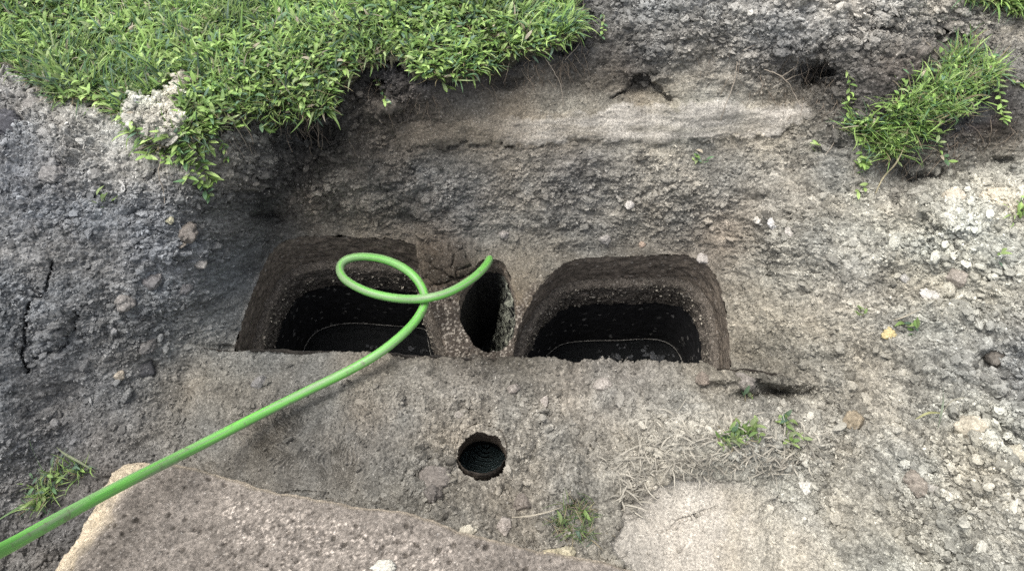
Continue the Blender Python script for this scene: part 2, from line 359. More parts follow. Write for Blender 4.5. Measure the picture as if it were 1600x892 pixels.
# ground colours as they look (display values: soil tone with its shading mixed in)
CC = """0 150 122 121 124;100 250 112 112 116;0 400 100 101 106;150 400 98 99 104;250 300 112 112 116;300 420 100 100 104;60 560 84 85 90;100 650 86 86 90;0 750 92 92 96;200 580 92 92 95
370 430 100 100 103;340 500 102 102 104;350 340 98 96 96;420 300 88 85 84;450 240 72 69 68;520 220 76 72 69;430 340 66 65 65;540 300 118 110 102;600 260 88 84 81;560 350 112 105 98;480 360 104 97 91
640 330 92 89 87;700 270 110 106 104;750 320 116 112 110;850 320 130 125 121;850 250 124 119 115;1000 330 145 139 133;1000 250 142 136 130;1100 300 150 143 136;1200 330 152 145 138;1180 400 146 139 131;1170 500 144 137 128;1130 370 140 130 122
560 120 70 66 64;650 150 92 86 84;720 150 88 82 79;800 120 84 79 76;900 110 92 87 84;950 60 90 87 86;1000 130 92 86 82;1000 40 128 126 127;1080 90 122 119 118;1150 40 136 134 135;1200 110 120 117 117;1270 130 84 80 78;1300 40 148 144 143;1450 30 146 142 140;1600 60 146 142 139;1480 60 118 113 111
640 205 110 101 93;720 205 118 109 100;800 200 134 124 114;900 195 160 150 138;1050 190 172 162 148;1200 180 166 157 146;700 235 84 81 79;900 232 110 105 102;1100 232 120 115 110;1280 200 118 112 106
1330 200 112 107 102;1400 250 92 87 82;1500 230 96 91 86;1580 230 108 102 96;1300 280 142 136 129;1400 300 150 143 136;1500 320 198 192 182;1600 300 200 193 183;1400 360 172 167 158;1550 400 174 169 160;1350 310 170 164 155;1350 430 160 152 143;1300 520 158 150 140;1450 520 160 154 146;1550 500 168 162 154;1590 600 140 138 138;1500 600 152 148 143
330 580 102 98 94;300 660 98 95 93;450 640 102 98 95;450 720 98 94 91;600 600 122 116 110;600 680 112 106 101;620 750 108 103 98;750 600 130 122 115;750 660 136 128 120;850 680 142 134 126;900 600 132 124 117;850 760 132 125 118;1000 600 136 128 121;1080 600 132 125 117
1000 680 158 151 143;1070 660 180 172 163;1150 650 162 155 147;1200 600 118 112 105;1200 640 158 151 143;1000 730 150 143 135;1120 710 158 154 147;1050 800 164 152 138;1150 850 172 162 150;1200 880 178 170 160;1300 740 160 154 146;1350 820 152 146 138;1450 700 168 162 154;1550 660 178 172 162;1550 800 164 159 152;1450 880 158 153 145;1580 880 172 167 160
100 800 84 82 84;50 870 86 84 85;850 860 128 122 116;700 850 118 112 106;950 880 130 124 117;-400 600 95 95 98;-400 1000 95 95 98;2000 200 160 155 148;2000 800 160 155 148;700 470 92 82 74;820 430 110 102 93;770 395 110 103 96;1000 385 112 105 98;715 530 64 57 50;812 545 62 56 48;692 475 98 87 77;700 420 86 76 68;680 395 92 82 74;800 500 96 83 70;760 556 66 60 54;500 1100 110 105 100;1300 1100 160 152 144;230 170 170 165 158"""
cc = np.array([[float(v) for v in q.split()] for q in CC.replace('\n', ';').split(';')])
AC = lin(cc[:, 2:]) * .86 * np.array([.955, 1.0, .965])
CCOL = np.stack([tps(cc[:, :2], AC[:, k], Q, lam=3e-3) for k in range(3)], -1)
CCOL = CCOL * (1 + np.array([.04, .0, -.05]) * (1 - sstep(250, 600, Q[:, 0]))[:, None]) * (1 + .52 * (1 - sstep(250, 480, Q[:, 0])))[:, None] * (1 + .10 * np.exp(-((Q[:, 0] - 560) / 160) ** 2))[:, None]  # left side's colour lifted to make up for its shade
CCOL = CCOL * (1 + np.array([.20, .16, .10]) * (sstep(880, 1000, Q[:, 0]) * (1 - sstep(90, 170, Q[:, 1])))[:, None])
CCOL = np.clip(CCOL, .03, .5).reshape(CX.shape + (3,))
# how crumbly the earth is: 1 loose, 0 smeared flat
RC = """100 250 1;100 500 .7;250 450 .9;365 430 .45;350 380 .7;300 540 .6;450 630 .4;400 700 .3;520 690 .3;300 620 .55;600 600 .7;640 720 .8;750 650 .8;900 640 .9;1000 700 .8;1100 650 .7;1150 850 .25
450 280 1.1;540 300 .8;500 350 .9;400 250 1;380 310 .9;430 220 1.1;620 300 .9;560 240 .9;640 150 1.1;700 300 .8;850 300 .9;1000 320 1;1150 350 1;1180 470 .7;1350 450 .8;1500 330 1.5;1400 330 1.3;1500 450 1;1550 700 1.4;1400 650 1.1;1450 850 1.2;1300 750 1
700 210 .15;900 195 .12;1100 185 .15;650 150 .6;900 120 .5;1050 60 1.2;1200 60 1.1;1300 40 1.4;1500 40 1.2;1400 250 .5;1550 240 .6;0 850 .8;850 860 .9;780 390 .3;1000 385 .4;500 370 .3;700 450 .4;820 440 .3;1300 220 .8;50 120 1;500 -200 .5;1300 -200 1;2000 400 1;-400 400 1;500 1150 .6;1300 1150 .6"""
rc = np.array([[float(v) for v in q.split()] for q in RC.replace('\n', ';').split(';')])
CRUF = np.clip(tps(rc[:, :2], rc[:, 2], Q, lam=5e-3), .08, 1.6).reshape(CX.shape)

GX, GY = np.meshgrid(gx, gy); NY, NX = GX.shape
gz, turf, bare, band, face = relief(GX, GY)
P = unproject(GX, GY, gz)
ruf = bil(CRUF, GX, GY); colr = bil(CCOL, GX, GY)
ruf = ruf * (1 - .85 * band) * (1 - .8 * face) * (1 - .5 * turf)
ruf = np.clip(np.where(bare > .5, 1.3, ruf), .06, 1.7)
sx, sy = P[..., 0], P[..., 1] + .9 * P[..., 2]                      # coordinates that run along the surface
wx = sx + .006 * fbm(sx * 60, sy * 60, 3, 41); wy = sy + .006 * fbm(sx * 60, sy * 60, 3, 47)
bil1 = np.abs(vnoise(sx * 11, sy * 11, 841)) + .5 * np.abs(vnoise(sx * 24 + 3, sy * 24, 842)) + .3 * np.abs(vnoise(sx * 55, sy * 55, 843))
h = .035 * sstep(1130, 1300, GX) * sstep(180, 300, GY) * fbm(sx * 7, sy * 7, 3, 851) + .022 * np.clip(ruf, .15, 1.3) * (bil1 - .6) + .022 * fbm(sx * 4.5, sy * 4.5, 4, 1) + .010 * fbm(sx * 18, sy * 18, 4, 9) * (.4 + .6 * ruf)
patch = sstep(-.35, .35, fbm(sx * 9, sy * 9, 3, 77))               # where loose crumbs have gathered
def jag(cell, s):                                                  # ragged outlines for the lumps
    k = .55 / cell
    return (sx + cell * .28 * vnoise(sx * k * 2, sy * k * 2, s) + cell * .16 * vnoise(sx * k * 5, sy * k * 5, s + 1),
            sy + cell * .28 * vnoise(sx * k * 2, sy * k * 2, s + 2) + cell * .16 * vnoise(sx * k * 5, sy * k * 5, s + 3))
c1, r1 = clods(*jag(.011, 701), .011, 100, .9); c2, r2 = clods(*jag(.020, 711), .020, 200, .7); c3, r3 = clods(*jag(.042, 721), .042, 300, .3); c4, r4 = clods(*jag(.10, 731), .10, 400, .2)
grit = 1 - np.abs(vnoise(sx * 150, sy * 150, 801)) * 1.2 - .5 * np.abs(vnoise(sx * 290, sy * 290, 802))   # knobbly grains
h = h + ruf * (.85 * c1 * (.4 + .6 * patch) + .75 * c2 * (.25 + .75 * patch)) + np.clip(ruf - .2, 0, 1.3) * (.6 * c3 + .45 * c4 * sstep(.5, .9, ruf))
h = h + (.0030 * grit + .0016 * vnoise(sx * 340, sy * 340, 803)) * (.25 + .75 * np.clip(ruf, 0, 1.2)) + .006 * np.abs(fbm(sx * 45, sy * 45, 3, 804)) * ruf
# trowel and boot smears on the lid, bucket scratches on the scraped faces
sm = np.exp(-(((GX - 500) / 120) ** 2 + ((GY - 690) / 62) ** 2)) * (.3 + .7 * sstep(-.25, .25, fbm(sx * 9, sy * 9, 3, 65))); ang = fbm(sx * 5, sy * 5, 3, 66) * 2.2
h = h * (1 - .55 * sm) + .0095 * sm * np.sin((sx * np.cos(ang) * 1.0 + sy * .35) * 330 + 5 * fbm(sx * 14, sy * 14, 3, 67))
bwx = sx + .03 * fbm(sx * 6, sy * 6, 3, 811); bwy = sy + .02 * fbm(sx * 7, sy * 7, 3, 812)
h = h + .004 * .6 * band * fbm(bwx * 12, bwy * 75, 4, 68) + .005 * band * fbm(sx * 25, sy * 25, 4, 813) + .0014 * face * fbm(bwx * 70, sy * 4, 4, 69) + .003 * face * fbm(sx * 16, sy * 16, 4, 814)
near = np.minimum.reduce([np.abs(poly_sd(GX, GY, q)) for q in (HOLE_L, HOLE_R, HOLE_M, HOLE_S)])
h = h * (.35 + .65 * sstep(0, 26, near))
# cracked drying mud between the two openings
mm = np.exp(-(((GX - 697) / 46) ** 2 + ((GY - 420) / 38) ** 2) ** 2)
def cracks(x, y, cell, s):
    X = x / cell; Y = y / cell; ix = np.floor(X); iy = np.floor(Y); d1 = np.full(X.shape, 9.); d2 = np.full(X.shape, 9.)
    for dx in (-1, 0, 1):
        for dy in (-1, 0, 1):
            a = ix + dx; b = iy + dy; d = np.hypot(X - a - hash2(a, b, s), Y - b - hash2(a, b, s + 1))
            d2 = np.where(d < d1, d1, np.minimum(d2, d)); d1 = np.minimum(d1, d)
    return d2 - d1
ck = cracks(sx + .008 * fbm(sx * 40, sy * 40, 3, 81), sy + .008 * fbm(sx * 40, sy * 40, 3, 82), .052, 500)
h = h * (1 - .6 * mm) - .024 * mm * np.exp(-(ck / .10) ** 2)
# normals
du = np.gradient(P, axis=1); dv = np.gradient(P, axis=0); nrm = np.cross(du, dv); nrm /= np.linalg.norm(nrm, axis=-1, keepdims=True) + 1e-12
nrm = np.where(nrm[..., 2:3] < 0, -nrm, nrm)
P = P + nrm * h[..., None]
# colour: crumbs dry out paler, hollows between them are darker
dry = (c1 / .011 * .35 + c2 / .020 * .45 + c3 / .042 * .5)
speck = fbm(sx * 170, sy * 170, 2, 821); blot = fbm(sx * 35, sy * 35, 3, 822)
var = 1 + .22 * fbm(sx * 12, sy * 12, 4, 88) + .35 * (dry - .25) * np.clip(ruf, 0, 1) + .3 * (r2 - .4) * np.clip(ruf, 0, 1) + .42 * speck * np.clip(.4 + ruf, 0, 1.2) + .25 * blot
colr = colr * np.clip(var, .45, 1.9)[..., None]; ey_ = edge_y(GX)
warm = fbm(sx * 7, sy * 7, 3, 91)[..., None] * np.array([.06, 0, -.07]); colr = colr * (1 + warm)
sandy = np.array([.40, .375, .335]); st = np.clip(.5 + .6 * fbm(bwx * 7, bwy * 45, 4, 95) + .5 * fbm(sx * 12, sy * 12, 4, 823), 0, 1.2)
bl = band * sstep(740, 900, GX) * np.clip(.35 + st, 0, 1); colr = colr * (1 - .75 * bl[..., None]) + .75 * bl[..., None] * sandy * (.66 + .48 * st[..., None])
fs = np.clip(.5 + .35 * fbm(bwx * 50, sy * 4, 4, 96) + .6 * fbm(sx * 12, sy * 9, 4, 824), 0, 1.2)[..., None]; fc = np.array([.375, .35, .31]) * (.8 + .4 * fs); colr = colr * (1 - .7 * face[..., None]) + .7 * face[..., None] * fc
colr = colr * (1 - .75 * (turf * (1 - bare))[..., None]) + .75 * (turf * (1 - bare))[..., None] * np.array([.05, .05, .028])
dk = np.exp(-(((GX - 520) / 170) ** 2 + ((GY - 270) / 95) ** 2))           # black topsoil and tan subsoil torn together
m1 = sstep(-.1, .35, fbm(sx * 9, sy * 9, 4, 831))[..., None]; m2 = sstep(.0, .4, fbm(sx * 7 + 5, sy * 7, 4, 832))[..., None]
colr = colr * (1 - .42 * dk[..., None] * m1) + dk[..., None] * m2 * np.array([.05, .042, .034])
sp_ = sstep(.15, .5, speck)[..., None]
for q in ([(655, 455), (700, 452), (722, 478), (742, 556), (700, 562), (672, 510)], [(806, 480), (842, 440), (822, 480), (808, 560), (750, 566), (740, 550), (780, 552)]):   # damp, slimy divider tops
    wm = sstep(-9, 9, poly_sd(GX, GY, q) + 4 * vnoise(GX / 7, GY / 7, 833))[..., None] * (GY < ey_)[..., None]
    colr = colr * (1 - wm) + wm * (np.array([.052, .043, .035]) + sp_ * np.array([.22, .20, .17]))
mm_ = np.exp(-(((GX - 697) / 46) ** 2 + ((GY - 420) / 38) ** 2) ** 2)[..., None]; colr = colr * (1 - .42 * mm_)      # dark wet mud clump
lipm = np.exp(-((line_d(GX, GY, [(364, 545), (380, 490), (398, 440), (418, 402)]) + 4) / 5) ** 2)[..., None] * sstep(-.3, .2, blot)[..., None]
colr = colr * (1 - lipm) + lipm * np.array([.34, .32, .29])
colr = np.clip(colr, .012, .62)

inside = np.zeros(GX.shape, bool); ey = edge_y(GX)
for q in (HOLE_L, HOLE_R): inside |= (poly_sd(GX, GY, q) + 1.8 * vnoise(GX / 6, GY / 6, 7) > 0) & (GY < ey)
inside |= poly_sd(GX, GY, HOLE_M) + 2.5 * vnoise(GX / 7, GY / 7, 8) > 0
inside |= poly_sd(GX, GY, HOLE_S) + 2.2 * vnoise(GX / 6, GY / 6, 9) > 0
idx = np.arange(NX * NY).reshape(NY, NX)
keep = ~(inside[:-1, :-1] | inside[1:, :-1] | inside[:-1, 1:] | inside[1:, 1:])
quads = np.stack([idx[1:, :-1], idx[1:, 1:], idx[:-1, 1:], idx[:-1, :-1]], -1)[keep]
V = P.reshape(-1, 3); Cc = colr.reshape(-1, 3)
# the plain outside the photo: rings from the border of the dig to the horizon
bl_ = np.concatenate([idx[0, :], idx[1:, -1], idx[-1, -2::-1], idx[-2:0:-1, 0]])
ctr = np.array([0, 1.2]); ring = V[bl_]; outs = [ring]; nb = len(bl_)
for Rr in (6., 20., 120.):
    d = ring[:, :2] - ctr; d = d / np.linalg.norm(d, axis=1, keepdims=True); outs.append(np.c_[ctr + d * Rr, np.full(nb, .5)])
OV = np.concatenate(outs); k = np.arange(nb); k2 = (k + 1) % nb
OF = np.concatenate([np.stack([k + r * nb, k2 + r * nb, k2 + (r + 1) * nb, k + (r + 1) * nb], -1) for r in range(3)])

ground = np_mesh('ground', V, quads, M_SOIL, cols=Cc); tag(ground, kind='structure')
lawn_far = np_mesh('surrounding_ground', OV, OF, M_FAR, smooth=True); tag(lawn_far, kind='structure')

def surf(px, py):
    """index into the grid"""
    return np.clip(np.searchsorted(gy, py), 0, NY - 1), np.clip(np.searchsorted(gx, px), 0, NX - 1)
def on(px, py):
    j, i = surf(px, py); return P[j, i].copy()

# underside of the broken lid edge in front of the openings
ex = np.arange(300, 1216, 3.); ez, *_ = relief(ex, edge_y(ex) + 2.5); top = unproject(ex, edge_y(ex) + 1.5, ez - .004)
low = top + np.array([0, -.01, -.10]); back = low + np.array([0, -.18, 0]); n = len(ex)
a = np.arange(n - 1)
M_LIDEDGE = soil_mat('lid_edge_concrete', base=(.12, .105, .09), bump=.6)

# ---------------------------------------------------------------- septic tank below the earth
tank = bpy.data.objects.new('septic_tank', None); COL.objects.link(tank); tank.location = (0, 1.25, -.62)
tag(tank, 'buried concrete septic tank with two large openings and an oval middle one, dark inside', 'septic tank')
bpy.context.view_layer.update()
TI = tank.matrix_world.inverted() if False else None
def child(o):
    o.parent = tank; o.matrix_parent_inverse = tank.matrix_basis.inverted(); return o
tank_front = np.concatenate([top, low, back])
child(np_mesh('lid_edge', tank_front, np.concatenate([np.stack([a, a + 1, a + 1 + n, a + n], -1), np.stack([a + n, a + n + 1, a + n + 1 + 2 * 0 + n, a + 2 * n], -1)]), M_LIDEDGE))

def outline(poly, front=0, grow=.004, n=260):
    q = np.array(poly, float).copy()
    if front: q[:, 1] = np.where(q[:, 1] > 545, q[:, 1] + front, q[:, 1])
    c = np.r_[q, q[:1]]; L = np.r_[0, np.cumsum(np.hypot(*np.diff(c, axis=0).T))]
    s = np.linspace(0, L[-1], n + 1)[:-1]; q = np.c_[np.interp(s, L, c[:, 0]), np.interp(s, L, c[:, 1])]
    zz = bil(CZ, q[:, 0], q[:, 1]); w = unproject(q[:, 0], q[:, 1], zz)
    for _ in range(3): w = .25 * np.roll(w, 1, 0) + .5 * w + .25 * np.roll(w, -1, 0)
    t = np.roll(w, -1, 0) - np.roll(w, 1, 0); nn = np.c_[-t[:, 1], t[:, 0]]; nn /= np.linalg.norm(nn, axis=1, keepdims=True)
    cen = w[:, :2].mean(0)
    area = .5 * np.sum(w[:, 0] * np.roll(w[:, 1], -1) - w[:, 1] * np.roll(w[:, 0], -1))
    if area > 0: nn = -nn                                      # nn points outward now
    w[:, :2] += nn * grow
    return w, nn

def loft(name, w, nn, prof, mat, rough=0, seed=0, cols=None):
    """prof: (outward offset, z below the rim) pairs"""
    m = len(w); rows = []
    dense = []
    for (a0, b0), (a1, b1) in zip(prof[:-1], prof[1:]):
        k = max(1, int(math.hypot(a1 - a0, b1 - b0) / .005))
        dense += [(a0 + (a1 - a0) * t / k, b0 + (b1 - b0) * t / k) for t in range(k)]
    dense.append(prof[-1])
    s = np.arange(m) * .009
    for o_, z_ in dense:
        r = w.copy(); zz = np.full(m, z_ * 1.0)
        nz = fbm(s * 30, np.full(m, z_ * 30.), 3, seed) * rough + fbm(s * 110, np.full(m, z_ * 110.), 3, seed + 5) * rough * .7 if rough else 0
        ring_fade = 1.0 if z_ > -.03 else 0.0
        r[:, :2] += nn * (o_ + nz)[..., None] if rough else nn * o_
        r[:, 2] = np.where(z_ > -.06, w[:, 2] * max(0, 1 + z_ / .06), 0) + z_
        rows.append(r)
    VV = np.concatenate(rows); kk = np.arange(m); k2 = (kk + 1) % m
    FF = np.concatenate([np.stack([kk + i * m, k2 + i * m, k2 + (i + 1) * m, kk + (i + 1) * m], -1) for i in range(len(dense) - 1)])
    c = None
    if cols is not None: c = cols(VV)
    return child(np_mesh(name, VV, FF, mat, cols=c)), VV

WZ = -.56
stones_v = []; 
for key, poly in (('L', HOLE_L), ('R', HOLE_R)):
    w, nn = outline(poly, 45)
    loft('opening_wall', w, nn, [(0, .0), (.002, -.06), (.006, -.165)], M_LIP, .007, 11)
    rim, rv = loft('aggregate_rim', w, nn, [(.008, -.150), (-.012, -.158), (-.020, -.168), (-.023, -.19), (-.021, -.24), (-.016, -.29)], M_RIM, .009, 21)
    stones_v.append(rv)
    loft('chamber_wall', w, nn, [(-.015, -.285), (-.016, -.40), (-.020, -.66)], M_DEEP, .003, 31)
    # pale tide line where the wall meets the water
    wl = w.copy(); wl[:, :2] -= nn * .020; m = len(wl); rr = .0018
    tv = np.concatenate([np.c_[wl[:, :2] - nn * (rr * math.cos(t)), np.full(m, WZ + .006 + rr * math.sin(t))] for t in np.linspace(0, 2 * math.pi, 7)[:-1]])
    kk = np.arange(m); k2 = (kk + 1) % m
    tf = np.concatenate([np.stack([kk + i * m, k2 + i * m, k2 + ((i + 1) % 6) * m, kk + ((i + 1) % 6) * m], -1) for i in range(6)])
    child(np_mesh('tide_line', tv, tf, soil_mat('tide_line_' + key, base=(.24, .23, .21), lo=.2, hi=1.4, scale=120)))
w, nn = outline(HOLE_M, 0)
loft('oval_rim', w, nn, [(0, 0), (.001, -.03), (-.003, -.05), (.0, -.09)], M_LIP, .004, 51)
def gcol(VV):
    a = np.clip(sstep(-.055, -.012, VV[:, 0]) , 0, 1); return np.repeat(a[:, None], 3, 1)
_, gv = loft('oval_chamber_wall', w, nn, [(0, -.085), (.0, -.30), (.0, -.66)], M_GREASE, .006, 61, cols=gcol)
go = bpy.data.objects['oval_chamber_wall']; rt = sstep(-.05, .0, gv[:, 0]); gv = gv.copy(); gv[:, 0] -= rt * .18 * np.clip(-gv[:, 2] - .085, 0, 1) + rt * .010 * fbm(gv[:, 1] * 30, gv[:, 2] * 30, 3, 62); go.data.vertices.foreach_set('co', gv.astype(np.float32).ravel())
w, nn = outline(HOLE_S, 0, .003, 120)
HS_C = w.mean(0)
def ring_up(w, dz): r = w.copy(); r[:, 2] += dz; return r
wS = w.copy(); wS[:, :2] += nn * .012
gi = [int(np.argmin((P[..., 0][::2, ::2] - a_) ** 2 + (P[..., 1][::2, ::2] - b_) ** 2 + 9. * inside[::2, ::2])) for a_, b_ in wS[::6, :2]]
zr = P[::2, ::2].reshape(-1, 3)[gi, 2]; zr = (np.roll(zr, 1) + 2 * zr + np.roll(zr, -1)) / 4; wS[:, 2] = np.interp(np.arange(120), np.arange(0, 121, 6), np.r_[zr, zr[0]]) - .006; wS[:, :2] -= nn * .013
loft('inspection_hole_wall', wS, nn, [(0, .004), (.001, -.05), (.004, -.075)], M_LIP, .003, 71)
wS2 = wS.copy(); wS2[:, 2] = 0
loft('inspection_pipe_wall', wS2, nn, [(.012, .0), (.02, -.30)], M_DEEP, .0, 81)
wp = wS2[:, :2] + nn * .018; wp = np_mesh('water', np.r_[np.c_[wp, np.full(120, -.14)], [[wp[:, 0].mean(), wp[:, 1].mean(), -.14]]], np.stack([np.arange(120), (np.arange(120) + 1) % 120, np.full(120, 120)], -1), M_WATER2); tag(wp, kind='structure')

# small stones set in the broken rims
def lumps(name, C, S, cols, sub, mat, parent=None, squash=.7, seed=0, smooth=True):
    """many little irregular stones in one mesh; C centres, S radii"""
    v0, f0 = ICO[sub]; n = len(C); m = len(v0); rg = np.random.default_rng(seed)
    A = rg.normal(size=(n, 3, 3)) * .28 + np.eye(3); A[:, 2, :] *= squash
    q = rg.normal(size=(n, 4)); q /= np.linalg.norm(q, axis=1, keepdims=True)
    a_, b_, c_, d_ = q.T
    Rm = np.stack([np.stack([1 - 2 * (c_ ** 2 + d_ ** 2), 2 * (b_ * c_ - a_ * d_), 2 * (b_ * d_ + a_ * c_)], -1), np.stack([2 * (b_ * c_ + a_ * d_), 1 - 2 * (b_ ** 2 + d_ ** 2), 2 * (c_ * d_ - a_ * b_)], -1), np.stack([2 * (b_ * d_ - a_ * c_), 2 * (c_ * d_ + a_ * b_), 1 - 2 * (b_ ** 2 + c_ ** 2)], -1)], 1)
    vv = v0[None] * (1 + rg.normal(size=(n, m, 1)) * .17)
    vv = np.einsum('nij,nmj->nmi', A, np.einsum('nij,nmj->nmi', Rm, vv)) * S[:, None, None] + C[:, None]
    ff = (f0[None] + (np.arange(n) * m)[:, None, None]).reshape(-1, 3)
    cl = np.repeat(cols, m, 0) if cols is not None else None
    return np_mesh(name, vv.reshape(-1, 3), ff, mat, parent, cl, smooth)
for rv in stones_v:
    sel = RNG.choice(np.where((rv[:, 2] < -.16) & (rv[:, 2] > -.29))[0], 1900); q = rv[sel] + RNG.normal(size=(1900, 3)) * .002
    depth = np.clip((q[:, 2] + .30) / .13, .0, 1)
    pick = RNG.random(len(q)) < .25 + .75 * depth; q = q[pick]
    g = RNG.random(len(q)) ** 2
    child(lumps('rim_gravel', q, .0016 + .0042 * RNG.random(len(q)) ** 2, (np.array([.09, .08, .066]) + g[:, None] * np.array([.30, .275, .23])), 0, M_STONE, seed=3))

# water in the tank
def flat_poly(name, w, z, mat, grow=.0, parent=None):
    v = np.c_[w[:, :2], np.full(len(w), z)]; c = v.mean(0); v = np.r_[v, [c]]; n = len(w); k = np.arange(n)
    return np_mesh(name, v, np.stack([k, (k + 1) % n, np.full(n, n)], -1), mat, parent)
wat = np_mesh('water', [(-.9, .5, WZ), (1.0, .5, WZ), (1.0, 1.8, WZ), (-.9, 1.8, WZ)], np.array([[0, 1, 2, 3]]), M_WATER); tag(wat, kind='structure')

# scum floating on the right chamber's water, and a few strings of it in the oval shaft
fl = []
for (px, py, s) in ((960, 556, .022), (945, 562, .014), (985, 560, .016), (1015, 556, .014), (1030, 562, .02), (935, 548, .008), (975, 540, .007), (1010, 545, .01), (1000, 566, .018), (1045, 552, .008), (920, 565, .01), (955, 530, .006), (990, 534, .005),
                    (580, 545, .012), (640, 545, .01), (660, 548, .012), (600, 552, .01), (770, 490, .012), (765, 505, .01), (778, 535, .012), (768, 545, .008)):
    for _ in range(5): fl.append((unproject(px + random.gauss(0, 5), py + random.gauss(0, 2.5), WZ + .002), s * random.uniform(.25, .7)))
lumps('floating_scum', np.array([f[0] for f in fl]), np.array([f[1] for f in fl]), np.array([[.045, .047, .05]]) * RNG.uniform(.4, 1.5, (len(fl), 1)), 2, M_STONE, squash=.15, seed=5)
tag(bpy.data.objects['floating_scum'], 'pale blue-grey scum flakes floating on the black tank water', 'scum', kind='stuff')

# ---------------------------------------------------------------- loose crumbs
wgt = ruf * (.25 + .75 * patch) * (1 - turf * (1 - bare)) * (~inside) * (near > 4)
dA = np.linalg.norm(np.cross(np.gradient(GX, axis=1)[..., None] * [1, 0, 0], np.gradient(GY, axis=0)[..., None] * [0, 1, 0]), axis=-1)
inview = (GX > -60) & (GX < 1660) & (GY > -60) & (GY < 960)
wf = (wgt * dA * inview).ravel()
def scatter(n, power=1.):
    w_ = wf * np.clip(ruf.ravel(), 0, 2) ** power; cum = np.cumsum(w_); return np.searchsorted(cum, RNG.random(n) * cum[-1])
ii = scatter(70000, .5); s = .0014 + .0030 * RNG.random(len(ii)) ** 2.5
c = Cc[ii] * RNG.uniform(.7, 1.5, (len(ii), 1)); Vn = nrm.reshape(-1, 3)
cr = lumps('soil_crumbs', V[ii] + Vn[ii] * s[:, None] * .35 + RNG.normal(size=(len(ii), 3)) * .0015, s, c, 0, M_CRUMB, seed=8, smooth=False)
tag(cr, 'loose fine grey soil crumbs covering the dug earth', 'soil crumbs', kind='stuff')
ii = scatter(8000, 1.3); s = .0032 + .0085 * RNG.random(len(ii)) ** 3.5
c = Cc[ii] * RNG.uniform(.75, 1.25, (len(ii), 1))
cr = lumps('soil_lumps', V[ii] + Vn[ii] * s[:, None] * .25, s, c, 1, M_CRUMB, seed=9, smooth=False)
tag(cr, 'small crumbly lumps of dried soil strewn over the dig', 'soil lumps', kind='stuff')

ii = scatter(900, 2.2); s = .007 + .011 * RNG.random(len(ii)) ** 2.5
c = Cc[ii] * RNG.uniform(.85, 1.15, (len(ii), 1))
cr = lumps('soil_chunks', V[ii] - Vn[ii] * s[:, None] * .15, s, c, 2, M_CRUMB, seed=10)
_me = cr.data; _co = np.zeros(len(_me.vertices) * 3, np.float32); _me.vertices.foreach_get('co', _co); _co = _co.reshape(-1, 3)
_co += .0035 * np.stack([fbm(_co[:, 1] * 120 + k_, _co[:, 2] * 120 + _co[:, 0] * 90, 2, 860 + k_) for k_ in range(3)], -1); _me.vertices.foreach_set('co', _co.ravel())
tag(cr, 'chunkier crumbly lumps of earth half buried in both banks', 'earth lumps', kind='stuff')

# ---------------------------------------------------------------- single stones and clods one can point at
def clod(px, py, wpx, label, rgb, kind='soil_clod', cat='clod', squash=.75, asp=1.0, seed=0, sink=.3, rough=.19):
    base = on(px, py + wpx * .25); s = wpx / 2 / F * 2.35
    v0, f0 = ICO[3]; rg = np.random.default_rng(seed + 1000); v = v0.copy()
    off = rg.uniform(0, 50, 3)
    n1 = fbm(v[:, 0] * 1.6 + off[0] + v[:, 2], v[:, 1] * 1.6 + off[1] - v[:, 2], 3, 3); n2 = fbm(v[:, 0] * 6 + v[:, 2] * 4 + off[1], v[:, 1] * 6 + off[2] + v[:, 2] * 3, 3, 4)
    n3 = vnoise(v[:, 0] * 13 + off[0], v[:, 1] * 13 + v[:, 2] * 11, 5)
    v = v * (1 + rough * 2.6 * n1 + rough * 1.3 * n2 + rough * .5 * n3)[:, None]
    for _ in range(4):                                         # a few broken facets
        d = rg.normal(size=3); d /= np.linalg.norm(d); t = v @ d; v -= np.outer(np.maximum(0, t - .72) * .8, d)
    a_ = rg.uniform(0, 3); v[:, 0] *= asp; v = v @ np.array([[math.cos(a_), math.sin(a_), 0], [-math.sin(a_), math.cos(a_), 0], [0, 0, 1]]).T if asp == 1 else v
    v[:, 2] *= squash; v *= s
    col = lin(rgb)[None] * .8 * (1 + .3 * n2[:, None] + .25 * n3[:, None])
    o = np_mesh(kind, v, f0, M_CRUMB, cols=col); o.location = base + np.array([0, 0, s * squash * (1 - 2 * sink) - .2 * s]); 
    return tag(o, label, cat)
